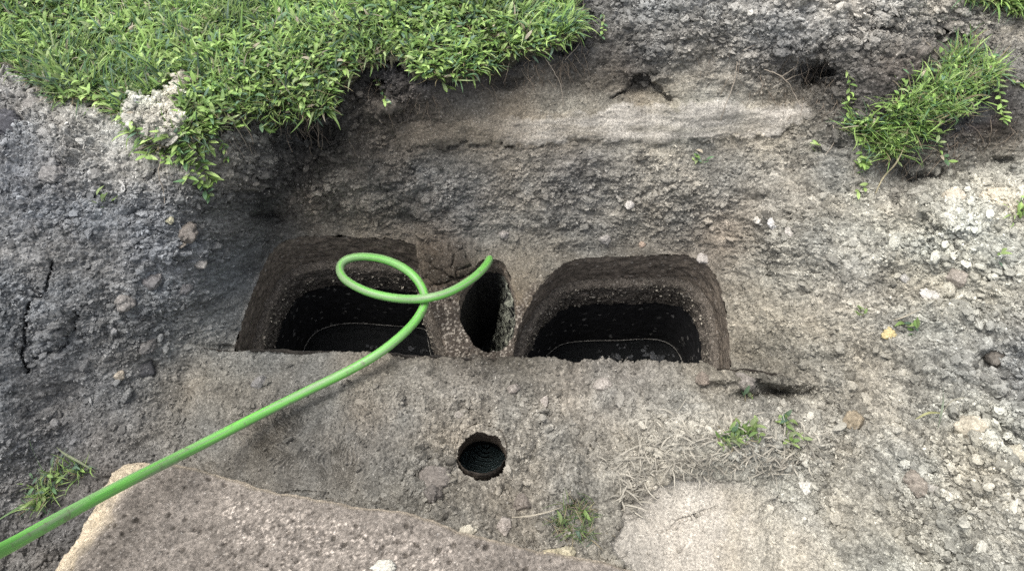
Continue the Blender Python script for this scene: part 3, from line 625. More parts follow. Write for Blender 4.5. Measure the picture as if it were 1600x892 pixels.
CL = [
 (86, 270, 30, 'pale rounded clod on the grey spoil left of the turf', (140, 138, 136), 'soil_clod', 'clod'),
 (52, 162, 22, 'small tan clod by the left end of the turf edge', (135, 132, 128), 'soil_clod', 'clod'),
 (10, 185, 46, 'big dark clod at the left border of the photo below the grass', (84, 84, 88), 'soil_clod', 'clod'),
 (265, 339, 13, 'small yellowish pebble on the left bank below the hanging weeds', (178, 174, 150), 'pebble', 'pebble'),
 (290, 354, 30, 'brown-grey clod just right of the yellowish pebble on the left bank', (120, 114, 108), 'soil_clod', 'clod'),
 (281, 378, 12, 'tiny pale clod below the brown-grey one on the left bank', (150, 142, 132), 'pebble', 'pebble'),
 (312, 404, 24, 'pale broken clod at the shoulder of the left bank', (165, 160, 154), 'soil_clod', 'clod'),
 (239, 433, 27, 'round grey clod on the left bank above the brownish one', (112, 110, 110), 'soil_clod', 'clod'),
 (196, 463, 28, 'brownish grey clod in the middle of the left bank', (132, 128, 124), 'soil_clod', 'clod'),
 (289, 445, 20, 'round grey clod at the right rim of the left bank', (100, 99, 100), 'soil_clod', 'clod'),
 (231, 536, 24, 'cracked grey clod at the foot of the left bank', (112, 110, 108), 'soil_clod', 'clod'),
 (228, 568, 30, 'dark grey clod lowest at the foot of the left bank', (78, 78, 80), 'soil_clod', 'clod'),
 (186, 583, 17, 'small tan stone left of the dark clod at the bank foot', (165, 156, 142), 'pebble', 'pebble'),
 (178, 514, 9, 'tiny whitish pebble in the hollow of the left bank', (150, 150, 150), 'pebble', 'pebble'),
 (404, 592, 22, 'grey clod on the muddy lid just left of the hose', (128, 126, 124), 'soil_clod', 'clod'),
 (786, 362, 19, 'pale clod on the far bank above the oval opening', (150, 145, 140), 'soil_clod', 'clod'),
 (944, 370, 19, 'pale grey clod above the left part of the right opening', (152, 148, 143), 'soil_clod', 'clod'),
 (1003, 379, 11, 'small buff stone on the rim above the right opening', (170, 152, 136), 'pebble', 'pebble'),
 (1096, 398, 20, 'whitish clod at the far right corner of the right opening', (178, 172, 165), 'soil_clod', 'clod'),
 (983, 314, 18, 'white clod in the middle of the far bank', (190, 185, 178), 'soil_clod', 'clod'),
 (1192, 342, 18, 'white pebble, leftmost of three in a row right of the pit', (205, 200, 190), 'pebble', 'pebble'),
 (1213, 349, 19, 'angular white pebble in the middle of three right of the pit', (205, 203, 200), 'pebble', 'pebble'),
 (1242, 361, 17, 'flat pale pebble, right one of three right of the pit', (185, 180, 172), 'pebble', 'pebble'),
 (1490, 300, 32, 'cream stone on the pale ridge below the right grass tuft', (205, 196, 178), 'stone', 'stone'),
 (1562, 296, 38, 'long flat cream stone on the pale ridge at the right border', (205, 196, 176), 'stone', 'stone'),
 (1386, 519, 19, 'yellow stone lying beside the small weed on the right slope', (205, 188, 140), 'stone', 'stone'),
 (1455, 456, 18, 'flat white pebble on the right slope above the yellow stone', (200, 196, 188), 'pebble', 'pebble'),
 (1413, 427, 16, 'small grey-white pebble on the right slope', (185, 182, 176), 'pebble', 'pebble'),
 (1498, 425, 26, 'rounded clod on the right slope', (158, 150, 140), 'soil_clod', 'clod'),
 (1556, 552, 34, 'dark damp clod in a hollow near the right border', (112, 107, 100), 'soil_clod', 'clod'),
 (1333, 647, 28, 'brownish clod with a yellow scar above the dry grass ledge', (150, 138, 118), 'soil_clod', 'clod'),
 (1259, 760, 18, 'white round pebble right of the smooth sandy face', (205, 202, 192), 'pebble', 'pebble'),
 (1440, 753, 40, 'large crumbly clod in the middle of the lower right heap', (146, 138, 128), 'soil_clod', 'clod'),
 (1458, 760, 18, 'grey pebble tucked against the large crumbly clod', (170, 166, 158), 'pebble', 'pebble'),
 (1520, 668, 40, 'broad cream lump topping the lower right heap', (190, 182, 164), 'soil_clod', 'clod'),
 (1590, 706, 30, 'cream clod at the right border of the lower heap', (196, 190, 172), 'soil_clod', 'clod'),
 (718, 645, 16, 'small grey clod above the round hole', (148, 142, 134), 'soil_clod', 'clod'),
 (850, 622, 14, 'narrow pale chip on the lid between round hole and openings', (170, 162, 154), 'pebble', 'pebble'),
 (678, 738, 36, 'grey clod left of the round hole', (118, 112, 106), 'soil_clod', 'clod'),
 (674, 766, 26, 'darker clod below the grey one left of the round hole', (104, 99, 94), 'soil_clod', 'clod'),
 (786, 812, 22, 'pale clod at the slab edge below the round hole', (158, 150, 142), 'soil_clod', 'clod'),
 (814, 776, 24, 'brown-grey clod right below the round hole', (126, 118, 110), 'soil_clod', 'clod'),
 (800, 602, 20, 'low grey clod at the broken lid edge between the openings', (140, 133, 126), 'soil_clod', 'clod'),
 (940, 594, 26, 'pale clod on the lid front of the right opening', (165, 158, 150), 'soil_clod', 'clod'),
 (1165, 590, 30, 'loose grey lump at the right end of the lid edge', (135, 129, 122), 'soil_clod', 'clod'),
 (1100, 588, 22, 'brownish lump near the right end of the lid edge', (128, 118, 108), 'soil_clod', 'clod'),
 (856, 868, 24, 'yellowish flake on the crumbled end of the slab', (178, 168, 142), 'pebble', 'pebble'),
 (730, 826, 22, 'white and yellow chip on the crumbled slab edge', (190, 184, 168), 'pebble', 'pebble'),
 (880, 866, 28, 'cream chunk in the crumbs at the bottom of the photo', (180, 172, 148), 'soil_clod', 'clod'),
]
for i, (x, y, wpx, lb, rgb, nm, ct) in enumerate(CL):
    asp = 1.5 if 'flat' in lb or 'long' in lb else 1.0
    o = clod(x, y, wpx, lb, rgb, nm, ct, squash=.45 if asp > 1 else .72, asp=asp, seed=i)
    if nm != 'soil_clod': o['group'] = 'light pebbles and stones lying loose on the soil'
    else: o['group'] = 'larger clods of earth lying on the soil'

# ---------------------------------------------------------------- concrete slab, lower left
SLAB = [(182, 716), (205, 711), (240, 715), (300, 729), (350, 743), (420, 764), (490, 777), (560, 789), (640, 800), (715, 826), (790, 846), (880, 866), (960, 880), (1040, 915), (1150, 1000), (1150, 1120), (-120, 1120), (10, 960), (58, 892), (95, 845), (122, 800), (140, 768), (160, 735)]
y712 = unproject(205, 711, .13)[1]
def slab_hit(px, py):                                          # plane z = .13 + .28 (y712 - y)
    z = np.full(np.shape(px), .13)
    for _ in range(30): z = .13 + .28 * (y712 - unproject(px, py, z)[..., 1])
    return unproject(px, py, z)
SP = slab_hit(*np.array(SLAB, float).T)[:, :2]; SP = catmull(SP, 4, True)
g = .0034; ax = np.arange(SP[:, 0].min() - .03, min(SP[:, 0].max(), .8) + .03, g); ay = np.arange(max(SP[:, 1].min(), .12) - .03, SP[:, 1].max() + .03, g)
AX, AY = np.meshgrid(ax, ay); sd = poly_sd(AX, AY, SP) + .006 * fbm(AX * 30, AY * 30, 4, 2)
left_m = np.interp(AX + .55 * (AY - .8), [-.95, -.62], [1., 0.])  # the broken left side is wide and sloping
# distance to left flank
flank = line_d(AX, AY, [tuple(p) for p in slab_hit(*np.array([(205, 711), (165, 735), (140, 768), (122, 800), (95, 845), (58, 892), (10, 960), (-60, 1050)], float).T)[:, :2]])
zt = .13 + .28 * (y712 - AY)
edge_h = np.where(sd > 0, 0, 1)
wid = .012
zz = zt - .012 * (1 - sstep(0, wid, sd)) - .10 * (1 - sstep(-.016, .0, sd))
fm = np.exp(-(flank / .08) ** 2) * (AY > .2)
zz = zz - .045 * (1 - sstep(.0, .12, flank + .02 * fbm(AX * 20, AY * 20, 3, 4))) + fm * (.010 * fbm(AX * 30, AY * 30, 4, 6) + .006 * fbm(AX * 110, AY * 110, 3, 7))
p1, q1 = clods(AX + .004 * fbm(AX * 60, AY * 60, 2, 15), AY, .026, 900, .8); p2, q2 = clods(AX + .003 * fbm(AX * 120, AY * 120, 2, 5), AY, .0125, 950, .75)
pits = np.where(sd > .02, 1, 0)
pitm = sstep(-.3, .3, fbm(AX * 8, AY * 8, 3, 14))
deep = np.where((q1 < .22) & (p1 > 0), p1 * 1.2, 0) * pits + np.where(q2 < .42, p2 * 1.3, 0) * pits * (.25 + .75 * pitm)
zz = zz + .004 * fbm(AX * 14, AY * 14, 4, 8) + .0034 * fbm(AX * 120, AY * 120, 3, 12) + .0012 * vnoise(AX * 290, AY * 290, 13) - deep
ag, qa = clods(AX, AY, .008, 970, .7); zz = zz + .25 * ag * (.3 + .7 * (1 - pitm))
colS = np.array([.19, .168, .146]) * (1 + .35 * fbm(AX * 6, AY * 6, 4, 16) + .3 * fbm(AX * 60, AY * 60, 3, 17) + .45 * fbm(AX * 150, AY * 150, 2, 19))[..., None]
colS = np.where((deep > .0008)[..., None], colS * .6, colS)
agm = (ag > .0022) & (qa > .2) & (sd > .05) & (fbm(AX * 5, AY * 5, 3, 20) > -.15); colS = np.where(agm[..., None], colS * (1.1 + 1.3 * hash2(np.floor(AX / .008), np.floor(AY / .008), 3))[..., None], colS)
palem = (1 - sstep(.03, .105, flank + .02 * fbm(AX * 20, AY * 20, 3, 4)))[..., None]; rimm = (1 - sstep(.0, .014, sd))[..., None]
stain = np.exp(-((flank - .15) / .05) ** 2)[..., None] * .35
colS = colS * (1 - stain); colS = colS * (1 - palem) + palem * np.array([.46, .39, .285]) * (1 + .35 * fbm(AX * 45, AY * 45, 4, 18))[..., None]
colS = colS * (1 - .7 * rimm) + .7 * rimm * np.array([.40, .34, .26])
n_y, n_x = AX.shape; id2 = np.arange(n_x * n_y).reshape(n_y, n_x); ok = sd > -.018
kp = ok[:-1, :-1] & ok[1:, :-1] & ok[:-1, 1:] & ok[1:, 1:]
qf = np.stack([id2[:-1, :-1], id2[:-1, 1:], id2[1:, 1:], id2[1:, :-1]], -1)[kp]
used = np.unique(qf); remap = np.full(n_x * n_y, -1); remap[used] = np.arange(len(used))
M_SLAB = soil_mat('slab_concrete', bump=.9, lo=.55, hi=1.45)
slab = np_mesh('concrete_slab', np.stack([AX, AY, zz], -1).reshape(-1, 3)[used], remap[qf], M_SLAB, cols=np.clip(colS, .02, .7).reshape(-1, 3)[used])
tag(slab, 'pitted brown concrete slab with a pale broken left edge under the green hose', 'concrete slab')
# white chip at the bottom border
sp = slab_hit(np.array([598.]), np.array([886.]))[0]
v0, f0 = ICO[3]; vv = v0 * (1 + .6 * fbm(v0[:, 0] * 2 + v0[:, 2], v0[:, 1] * 2, 3, 5) + .3 * fbm(v0[:, 0] * 7 + v0[:, 2] * 5, v0[:, 1] * 7, 3, 6))[:, None] * np.array([.022, .015, .006])
wc = np_mesh('stone', vv, f0, M_CRUMB, cols=np.tile(lin((205, 202, 190)) * .8, (len(v0), 1))); wc.location = sp + np.array([0, 0, .006]); tag(wc, 'white chip lying on the slab at the bottom border', 'stone', 'light pebbles and stones lying loose on the soil')

# ---------------------------------------------------------------- hose
HP = [(-160, 935, 1.0), (0, 860, .66), (100, 805, .50), (200, 752, .36), (300, 702, .215), (400, 651, .135), (480, 611, .102), (545, 579, .092), (590, 553, .094), (625, 526, .09), (650, 500, .075), (664, 472, .065), (658, 447, .062), (638, 424, .062), (605, 407, .05), (568, 401, .03), (541, 406, .02), (531, 420, .02), (541, 438, .03), (575, 456, .045), (620, 466, .06), (665, 466, .098), (705, 455, .09), (740, 434, .06), (760, 414, .02), (766, 402, -.04), (764, 410, -.12), (755, 440, -.25), (750, 470, -.5)]
hp = catmull([unproject(*p) for p in HP], 14); RH = .0136
def tube(name, pts, rad, mat, seg=16, uv=None, parent=None, col=None):
    pts = np.asarray(pts, float); n = len(pts); rad = np.broadcast_to(rad, (n,)); T = np.gradient(pts, axis=0); T /= np.linalg.norm(T, axis=1, keepdims=True) + 1e-9
    nv = np.zeros_like(T); a = np.cross(T[0], [0, 0, 1.]); 
    if np.linalg.norm(a) < 1e-3: a = np.array([1., 0, 0])
    a /= np.linalg.norm(a)
    for i in range(n):
        a = a - T[i] * (a @ T[i]); a /= np.linalg.norm(a); nv[i] = a
    bv = np.cross(T, nv); th = np.linspace(0, 2 * math.pi, seg, endpoint=False)
    VV = (pts[:, None] + rad[:, None, None] * (np.cos(th)[None, :, None] * nv[:, None] + np.sin(th)[None, :, None] * bv[:, None])).reshape(-1, 3)
    i = np.arange(n - 1)[:, None] * seg; k = np.arange(seg)[None]; k2 = (k + 1) % seg
    FF = np.stack([i + k, i + k2, i + seg + k2, i + seg + k], -1).reshape(-1, 4)
    ext = None
    if uv:
        L = np.r_[0, np.cumsum(np.linalg.norm(np.diff(pts, axis=0), axis=1))]
        ext = {uv: np.stack([np.repeat(L, seg), np.tile(np.cos(th), n), np.tile(np.sin(th), n)], -1)}
    cl = None if col is None else np.tile(col, (len(VV), 1))
    return (VV, FF) if name is None else np_mesh(name, VV, FF, mat, parent, cl, extra=ext)
hose = tube('hose', hp, RH, M_HOSE, 24, 'hose_uv'); tag(hose, 'bright green rubber hose looping over the left opening and running into the oval one', 'hose')

# ---------------------------------------------------------------- grass and leaves
PROF_G = np.array([.55, 1., .85, .55, .03]); PROF_L = np.array([.12, .85, 1., .7, .04])
def blades(base, az, lean, L, W, bend, col, prof=PROF_G):
    """ribbon leaves: az heading, lean from upright, bend = extra droop along the leaf"""
    n = len(base); k = len(prof); pos = base.copy(); rows = []; th = lean.copy(); az = az.copy(); tw = RNG.normal(0, .25, n)
    side = np.c_[-np.sin(az), np.cos(az), np.zeros(n)]
    for j in range(k):
        w = (W * prof[j] * .5)[:, None]; up = np.c_[-np.cos(az) * np.cos(th), -np.sin(az) * np.cos(th), np.sin(th)] * (0.25 * w)
        rows += [pos - side * w + up, pos, pos + side * w + up]
        d = np.c_[np.cos(az) * np.sin(th), np.sin(az) * np.sin(th), np.cos(th)]
        pos = pos + d * (L / (k - 1))[:, None]; th = th + bend / (k - 1); az = az + tw
    VV = np.stack(rows, 1)                                     # n, 3k, 3
    f = []
    for j in range(k - 1): f += [(3 * j, 3 * j + 1, 3 * j + 4, 3 * j + 3), (3 * j + 1, 3 * j + 2, 3 * j + 5, 3 * j + 4)]
    FF = (np.array(f)[None] + (np.arange(n) * 3 * k)[:, None, None]).reshape(-1, 4)
    tone = np.repeat(np.linspace(.75, 1.1, k), 3)[None, :, None]
    CC_ = (col[:, None] * np.where(True, tone, 1)).reshape(-1, 3)
    return VV.reshape(-1, 3), FF, CC_
def join(parts):
    VV = []; FF = []; CC_ = []; o = 0
    for v, f, c in parts: VV.append(v); FF.append(f + o); CC_.append(c); o += len(v)
    return np.concatenate(VV), np.concatenate(FF), np.concatenate(CC_)
GREENS = np.array([(.20, .33, .07), (.28, .42, .09), (.12, .22, .08), (.37, .50, .13), (.125, .205, .105), (.34, .42, .15), (.40, .35, .2)])
def gcolr(n, pal=GREENS, p=(.22, .22, .18, .14, .12, .08, .04)):
    i = RNG.choice(len(pal), n, p=p); return pal[i] * RNG.uniform(.6, 1.35, (n, 1)) * np.array([.97, .98, 1.3])

tsd = poly_sd(GX, GY, TURF); tm = ((turf > .5) & (bare < .45) & ((tsd > 6 + 9 * fbm(sx * 16, sy * 16, 2, 145)) | (GX > 1300))).ravel()
area = np.linalg.norm(np.cross(np.gradient(P, axis=1), np.gradient(P, axis=0)), axis=-1).ravel()
def pick(mask, n):
    w_ = area * mask; cum = np.cumsum(w_); return np.searchsorted(cum, RNG.random(n) * cum[-1])
gyf = GY.ravel(); gxf = GX.ravel(); tsf = np.maximum(tsd, poly_sd(GX, GY, TURF2)).ravel()
gr_, gc_ = np.gradient(tsd); 
def lawn(mask, n_b, n_l, name, label):
    parts = []
    dens = (.25 + .75 * sstep(-.35, .25, fbm(sx * 9, sy * 9, 3, 140))).ravel()
    i = pick(mask * dens, n_b); b = V[i] + np.array([0, 0, -.004]); e = tsf[i] < 14
    az = RNG.uniform(0, 2 * math.pi, n_b); az = np.where(e & (RNG.random(n_b) < .4), RNG.normal(-1.57, .9, n_b), az)
    ln = RNG.uniform(.25, 1.5, n_b); L = RNG.uniform(.02, .075, n_b) * np.where(RNG.random(n_b) < .10, 1.6, 1); L = np.where(e, L * .95, L); bd = RNG.uniform(.1, 1.3, n_b) + np.where(e, .3, 0)
    clump = .95 + .7 * fbm(b[:, 0] * 7, b[:, 1] * 7, 3, 150)
    az = np.where(RNG.random(n_b) < .5, az, az * .3 + 6 * fbm(b[:, 0] * 5, b[:, 1] * 5, 2, 151))
    parts.append(blades(b, az, ln, L, RNG.uniform(.003, .0090, n_b), bd, gcolr(n_b) * clump[:, None]))
    i = pick(mask * (1.2 - dens), n_l); b = V[i] + np.c_[np.zeros(n_l), np.zeros(n_l), RNG.uniform(.003, .026, n_l)]; e = tsf[i] < 12
    az = RNG.uniform(0, 2 * math.pi, n_l); az = np.where(e & (RNG.random(n_l) < .7), RNG.normal(-1.57, .8, n_l), az)
    parts.append(blades(b, az, RNG.uniform(.7, 1.5, n_l), RNG.uniform(.016, .042, n_l), RNG.uniform(.007, .014, n_l), RNG.uniform(0, .9, n_l), gcolr(n_l, p=(.22, .3, .1, .22, .06, .08, .02)) * 1.1, PROF_L))
    # dry thatch
    m = n_b // 5; i = pick(mask, m); parts.append(blades(V[i], RNG.uniform(0, 6.28, m), RNG.uniform(1.1, 1.5, m), RNG.uniform(.03, .07, m), RNG.uniform(.0015, .003, m), RNG.uniform(0, .4, m), np.array([[.33, .28, .17]]) * RNG.uniform(.5, 1.2, (m, 1))))
    v, f, c = join(parts); o = np_mesh(name, v, f, M_LEAF, cols=c); tag(o, label, 'grass', kind='stuff'); return o
vis = ((gyf > -140) & (gxf > -200) & (gxf < 1750))
lawn((tm & vis & (gxf < 1200)).astype(float), 50000, 11000, 'lawn_grass', 'dense green lawn of broad blades and small leaves along the turf edge')
lawn((tm & vis & (gxf > 1300)).astype(float), 5000, 1500, 'far_lawn_grass', 'strip of green grass behind the spoil at the top right')

def stem_leaves(stem, n, L, W, spread=1.1, pal=None):
    """leaves in alternate pairs along a stem polyline"""
    m = len(stem); t = np.linspace(.08, 1, n); i = (t * (m - 1)).astype(int); b = stem[i]; d = np.gradient(stem, axis=0)[i]; head = np.arctan2(d[:, 1], d[:, 0])
    az = head + np.where(np.arange(n) % 2, 1, -1) * RNG.uniform(.4, spread, n)
    c = gcolr(n, p=(.2, .3, .1, .24, .06, .08, .02)) * 1.1 if pal is None else pal
    return blades(b, az, RNG.uniform(.9, 1.9, n), RNG.uniform(.7, 1.2, n) * L, RNG.uniform(.8, 1.15, n) * W, RNG.uniform(-.2, .9, n), c, PROF_L)

def runner(pxs, label, n=16, L=.035, W=.012, lift=.012, cat='weed'):
    """a creeping stem hanging down the cut, with its leaves"""
    pts = []
    for k, (x, y) in enumerate(pxs): p = on(x, y); p[2] += lift; p[1] -= .01; pts.append(p)
    st = catmull(pts, 8) + RNG.normal(size=(1, 3)) * .001; st = st + np.c_[np.zeros(len(st)), np.zeros(len(st)), .006 * np.sin(np.arange(len(st)) * .5)]
    root = bpy.data.objects.new('trailing_weed', None); COL.objects.link(root); root.location = st[0]
    tag(root, label, cat, 'weeds trailing over the cut edges')
    inv = -st[0]
    tube('stem', st + inv, np.linspace(.0014, .0008, len(st)), M_LEAF, 6, parent=root, col=(.16, .2, .07))
    v, f, c = stem_leaves(st + inv, int(n * 1.5), L, W); np_mesh('leaves', v, f, M_LEAF, root, c)
    return root
runner([(300, 225), (300, 260), (315, 285), (328, 303)], 'longest leafy weed trailing down the left bank to a curled tip', 18, .026)
runner([(270, 215), (245, 232), (240, 252)], 'leafy weed trailing beside the pale crumb patch at the turf corner', 12)
runner([(290, 200), (285, 235), (300, 262)], 'bushy weed hanging between the pale crumbs and the longest trailer', 16)
runner([(325, 190), (335, 215), (350, 235), (352, 248)], 'thin weed hanging right of the longest trailer on the left bank', 12, .022, .008)
runner([(345, 165), (362, 190), (375, 205)], 'short weed hanging over the shadowed corner left of the pit', 9)
runner([(470, 150), (490, 180), (512, 205)], 'weed trailing over the black soil at the corner of the pit', 12, .03)
runner([(590, 125), (600, 150), (606, 166)], 'small drooping sprig under the turf edge left of the sandy layer', 7, .02, .010)
runner([(745, 85), (752, 100), (757, 113)], 'single broad-leaved sprig hanging over the turf edge above the pit', 5, .024, .013)
runner([(942, 28), (944, 45), (938, 62)], 'small sprig right of the turf corner on the dark roots', 8, .018, .008)
runner([(315, 200), (310, 230), (322, 262), (335, 282)], 'broad leafy weed overlapping the longest trailer', 16, .04, .013)
runner([(280, 228), (292, 250), (296, 282)], 'leafy weed hanging just left of the longest trailer', 14, .036)
runner([(335, 180), (330, 205), (328, 240)], 'weed hanging in front of the shaded recess beside the longest trailer', 14, .036)
runner([(255, 205), (262, 235), (268, 262)], 'leafy weed hanging from the lower edge of the pale crumb patch', 12, .034)
runner([(400, 165), (410, 190), (420, 206)], 'short tuft of leaves over the turf edge above the black soil', 9, .036)
runner([(545, 105), (530, 125), (522, 142)], 'long leaves reaching over the notch in the turf edge', 8, .045, .011)
runner([(680, 110), (690, 128), (698, 140)], 'leafy sprig drooping above the left end of the sandy layer', 8, .03)
runner([(210, 195), (222, 205), (233, 228)], 'short leafy weed at the lower tip of the pale crumb patch', 9)

# grass tuft on the right spoil
def tuft(name, spots, n_b, n_l, label, cat, L=(.03, .08), W=(.003, .006), group=None, rad=12, pal_k=1., dryf=.1, lp=(.2, .28, .12, .22, .06, .1, .02)):
    b = []; 
    for _ in range(n_b):
        x, y, r = random.choice(spots); b.append(on(x + random.gauss(0, r * .55), y + random.gauss(0, r * .4)))
    b = np.array(b); root = bpy.data.objects.new(name, None); COL.objects.link(root); root.location = b.mean(0); tag(root, label, cat, group); o = b.mean(0)
    c = gcolr(n_b) * pal_k; dm = RNG.random(n_b) < dryf; c[dm] = np.array([.32, .27, .17]) * RNG.uniform(.6, 1.1, (dm.sum(), 1))
    v, f, c = blades(b - o, RNG.uniform(0, 6.28, n_b), RNG.uniform(.15, 1.25, n_b), RNG.uniform(*L, n_b), RNG.uniform(*W, n_b), RNG.uniform(.2, 1.3, n_b), c); np_mesh('blades', v, f, M_LEAF, root, c)
    if n_l:
        b = np.array([on(x + random.gauss(0, r * .6), y + random.gauss(0, r * .45)) for x, y, r in random.choices(spots, k=n_l)]) + np.c_[np.zeros(n_l), np.zeros(n_l), RNG.uniform(.005, .035, n_l)]
        v, f, c = blades(b - o, RNG.uniform(0, 6.28, n_l), RNG.uniform(.7, 1.5, n_l), RNG.uniform(.018, .036, n_l), RNG.uniform(.007, .013, n_l), RNG.uniform(0, .9, n_l), gcolr(n_l, p=lp) * 1.1 * pal_k, PROF_L); np_mesh('leaves', v, f, M_LEAF, root, c)
    return root
big = [(1375, 215, 26), (1400, 190, 32), (1430, 170, 34), (1460, 145, 34), (1490, 120, 30), (1500, 95, 22), (1515, 140, 26), (1390, 235, 20), (1345, 205, 14), (1475, 175, 24), (1430, 205, 22), (1535, 125, 16)]
tuft('grass_tuft', big, 1500, 750, 'large green tuft of grass and broad leaves on the right spoil heap', 'grass tuft', (.04, .12), (.0025, .0055), pal_k=1.1, dryf=.14)
runner([(1322, 110), (1325, 150), (1318, 175), (1320, 200)], 'upright grey-green sprig at the left side of the large tuft', 14, .026, .009)
runner([(1345, 215), (1340, 245), (1350, 262)], 'weed trailing from the lower left of the large tuft', 9, .026)
runner([(1355, 285), (1345, 293), (1338, 298)], 'single pale leaf pair below the large tuft', 3, .028, .012)
runner([(1545, 135), (1560, 165), (1562, 192)], 'leafy weed hanging right of the large tuft', 10, .026)
runner([(1550, 120), (1580, 128), (1600, 135)], 'low sprig right of the large tuft at the border', 9, .024)
runner([(1460, 200), (1465, 230), (1475, 255)], 'thin weed hanging under the right half of the large tuft', 7, .024)
G_S = 'little weeds growing out of the bare soil'
tuft('small_weed', [(1350, 260, 10)], 14, 14, 'small low weed on the soil under the large tuft', 'weed', (.015, .03), group=G_S)
tuft('small_weed', [(1096, 250, 8)], 4, 9, 'tiny green sprout in the middle of the far bank', 'weed', (.01, .02), group=G_S)
tuft('small_weed', [(1275, 237, 6)], 2, 5, 'tiny sprout of two leaves at the right end of the far bank', 'weed', (.01, .02), group=G_S)
tuft('small_weed', [(163, 316, 9)], 6, 4, 'faint dark green sprout on the left bank', 'weed', (.012, .02), group=G_S, pal_k=.5)
tuft('small_weed', [(1340, 497, 6)], 2, 5, 'tiny sprout on the right slope above the yellow stone', 'weed', (.01, .02), group=G_S)
tuft('small_weed', [(1420, 517, 12)], 5, 9, 'small grey-green weed right of the yellow stone', 'weed', (.02, .03), group=G_S, pal_k=.7)
tuft('small_weed', [(1558, 403, 6)], 2, 4, 'tiny sprout near the right border', 'weed', (.01, .02), group=G_S)
tuft('small_weed', [(1598, 335, 14)], 60, 12, 'grass sprig cut by the right border', 'weed', (.03, .05), group=G_S)
tuft('small_weed', [(1152, 680, 20), (1165, 675, 14), (1140, 690, 12)], 120, 40, 'green weed growing among the dry stalks on the pale ledge', 'weed', (.02, .035), group=G_S, pal_k=.62, dryf=.2)
tuft('small_weed', [(1230, 688, 12), (1222, 665, 7)], 20, 20, 'small pale weed right of the dry stalks', 'weed', (.02, .03), group=G_S, pal_k=.8, dryf=.4)
tuft('small_weed', [(885, 800, 22), (905, 830, 22), (875, 815, 16), (915, 800, 14)], 210, 4, 'half dead grass tuft below the ledge in the bottom middle', 'weed', (.03, .06), (.0015, .003), group=G_S, pal_k=.55, dryf=.35)
tuft('small_weed', [(1165, 618, 10)], 10, 4, 'few blades by the hollow at the right end of the lid', 'weed', (.015, .03), group=G_S, pal_k=.5)
tuft('grass_sprig', [(70, 770, 20), (90, 745, 18), (120, 735, 14), (60, 790, 16)], 150, 22, 'sprig of long blades left of the concrete slab', 'grass sprig', (.03, .075), (.0025, .0045), pal_k=.8, dryf=.12)
def long_blade(pxs, zs, label, name='wild_grass', col=(.14, .24, .09), w=.006, group='long single blades and stalks'):
    pts = catmull([unproject(x, y, on(x, y)[2] + z) for (x, y), z in zip(pxs, zs)], 8); n = len(pts); T = np.gradient(pts, axis=0); sd_ = np.cross(T, [0, 0, 1.]); sd_ /= np.linalg.norm(sd_, axis=1, keepdims=True) + 1e-9
    ww = (w / 2 * np.sin(np.linspace(.35, math.pi * .97, n)))[:, None]; dn = np.array([0, 0, .0012])
    VV = np.concatenate([pts - sd_ * ww, pts - dn, pts + sd_ * ww]); k = np.arange(n - 1)
    FF = np.concatenate([np.stack([k, k + 1, k + 1 + n, k + n], -1), np.stack([k + n, k + n + 1, k + 1 + 2 * n, k + 2 * n], -1)])
    o = np_mesh(name, VV, FF, M_LEAF, cols=np.tile(col, (len(VV), 1))); return tag(o, label, 'grass blade', group)
long_blade([(72, 745), (60, 722), (50, 700), (46, 688)], (0, .05, .09, .11), 'upright bluish blade at the left end of the sprig by the slab')
long_blade([(60, 790), (35, 790), (12, 803), (-8, 815)], (.01, .03, .03, .02), 'long blade arching left out of the frame beside the slab')
long_blade([(150, 738), (125, 722), (100, 708), (88, 698)], (0, .02, .03, .03), 'pale blade lying from the slab tip towards the upper left', col=(.25, .28, .17))
long_blade([(1465, 670), (1470, 650), (1474, 625), (1474, 603)], (0, .04, .07, .10), 'upright pale sprout on the lower right heap', col=(.33, .38, .28))
long_blade([(1470, 645), (1450, 645), (1430, 655)], (.03, .04, .03), 'yellowish blade leaning left on the lower right heap', col=(.36, .36, .17))
long_blade([(1470, 650), (1485, 628), (1500, 622), (1512, 620)], (.03, .05, .05, .04), 'thin dry blade leaning right on the lower right heap', col=(.40, .38, .30), w=.003)
long_blade([(1368, 302), (1380, 278), (1400, 255), (1414, 228)], (.01, .03, .04, .03), 'long dry straw slanting below the large tuft', 'straw', (.42, .37, .24), .005)
long_blade([(1395, 500), (1412, 495), (1440, 482)], (.005, .012, .01), 'short dry straw on the right slope', 'straw', (.42, .38, .30), .004)
long_blade([(800, 808), (830, 805), (860, 798), (885, 788)], (.01, .02, .02, .015), 'dry straw reaching left from the half dead tuft', 'straw', (.42, .38, .30), .004)

# dry stalks on the ledge
def stalks(spots, n, name, label, L=(.03, .09), col=(.36, .335, .28)):
    parts = []; b = np.array([on(x + random.gauss(0, rx), y + random.gauss(0, ry)) for x, y, rx, ry in random.choices(spots, k=n)]) + np.c_[np.zeros(n), np.zeros(n), RNG.uniform(0, .012, n)]
    parts.append(blades(b, RNG.uniform(0, 6.28, n), RNG.uniform(1.0, 1.7, n), RNG.uniform(*L, n) * RNG.uniform(.3, 1, n), RNG.uniform(.0012, .0055, n), RNG.normal(.3, 1.2, n), np.array([col]) * RNG.uniform(.4, 1.3, (n, 1))))
    v, f, c = join(parts); o = np_mesh(name, v, f, M_DRY, cols=c); tag(o, label, 'dry grass', kind='stuff')
stalks([(1110, 700, 45, 20), (1180, 700, 30, 18), (1050, 715, 30, 18), (1010, 735, 25, 20), (1090, 725, 30, 10), (985, 770, 12, 14), (1190, 725, 30, 8), (1240, 700, 20, 14), (1120, 690, 70, 26)], 720, 'dry_stalks', 'tangled grey dry stalks strewn on the pale ledge')

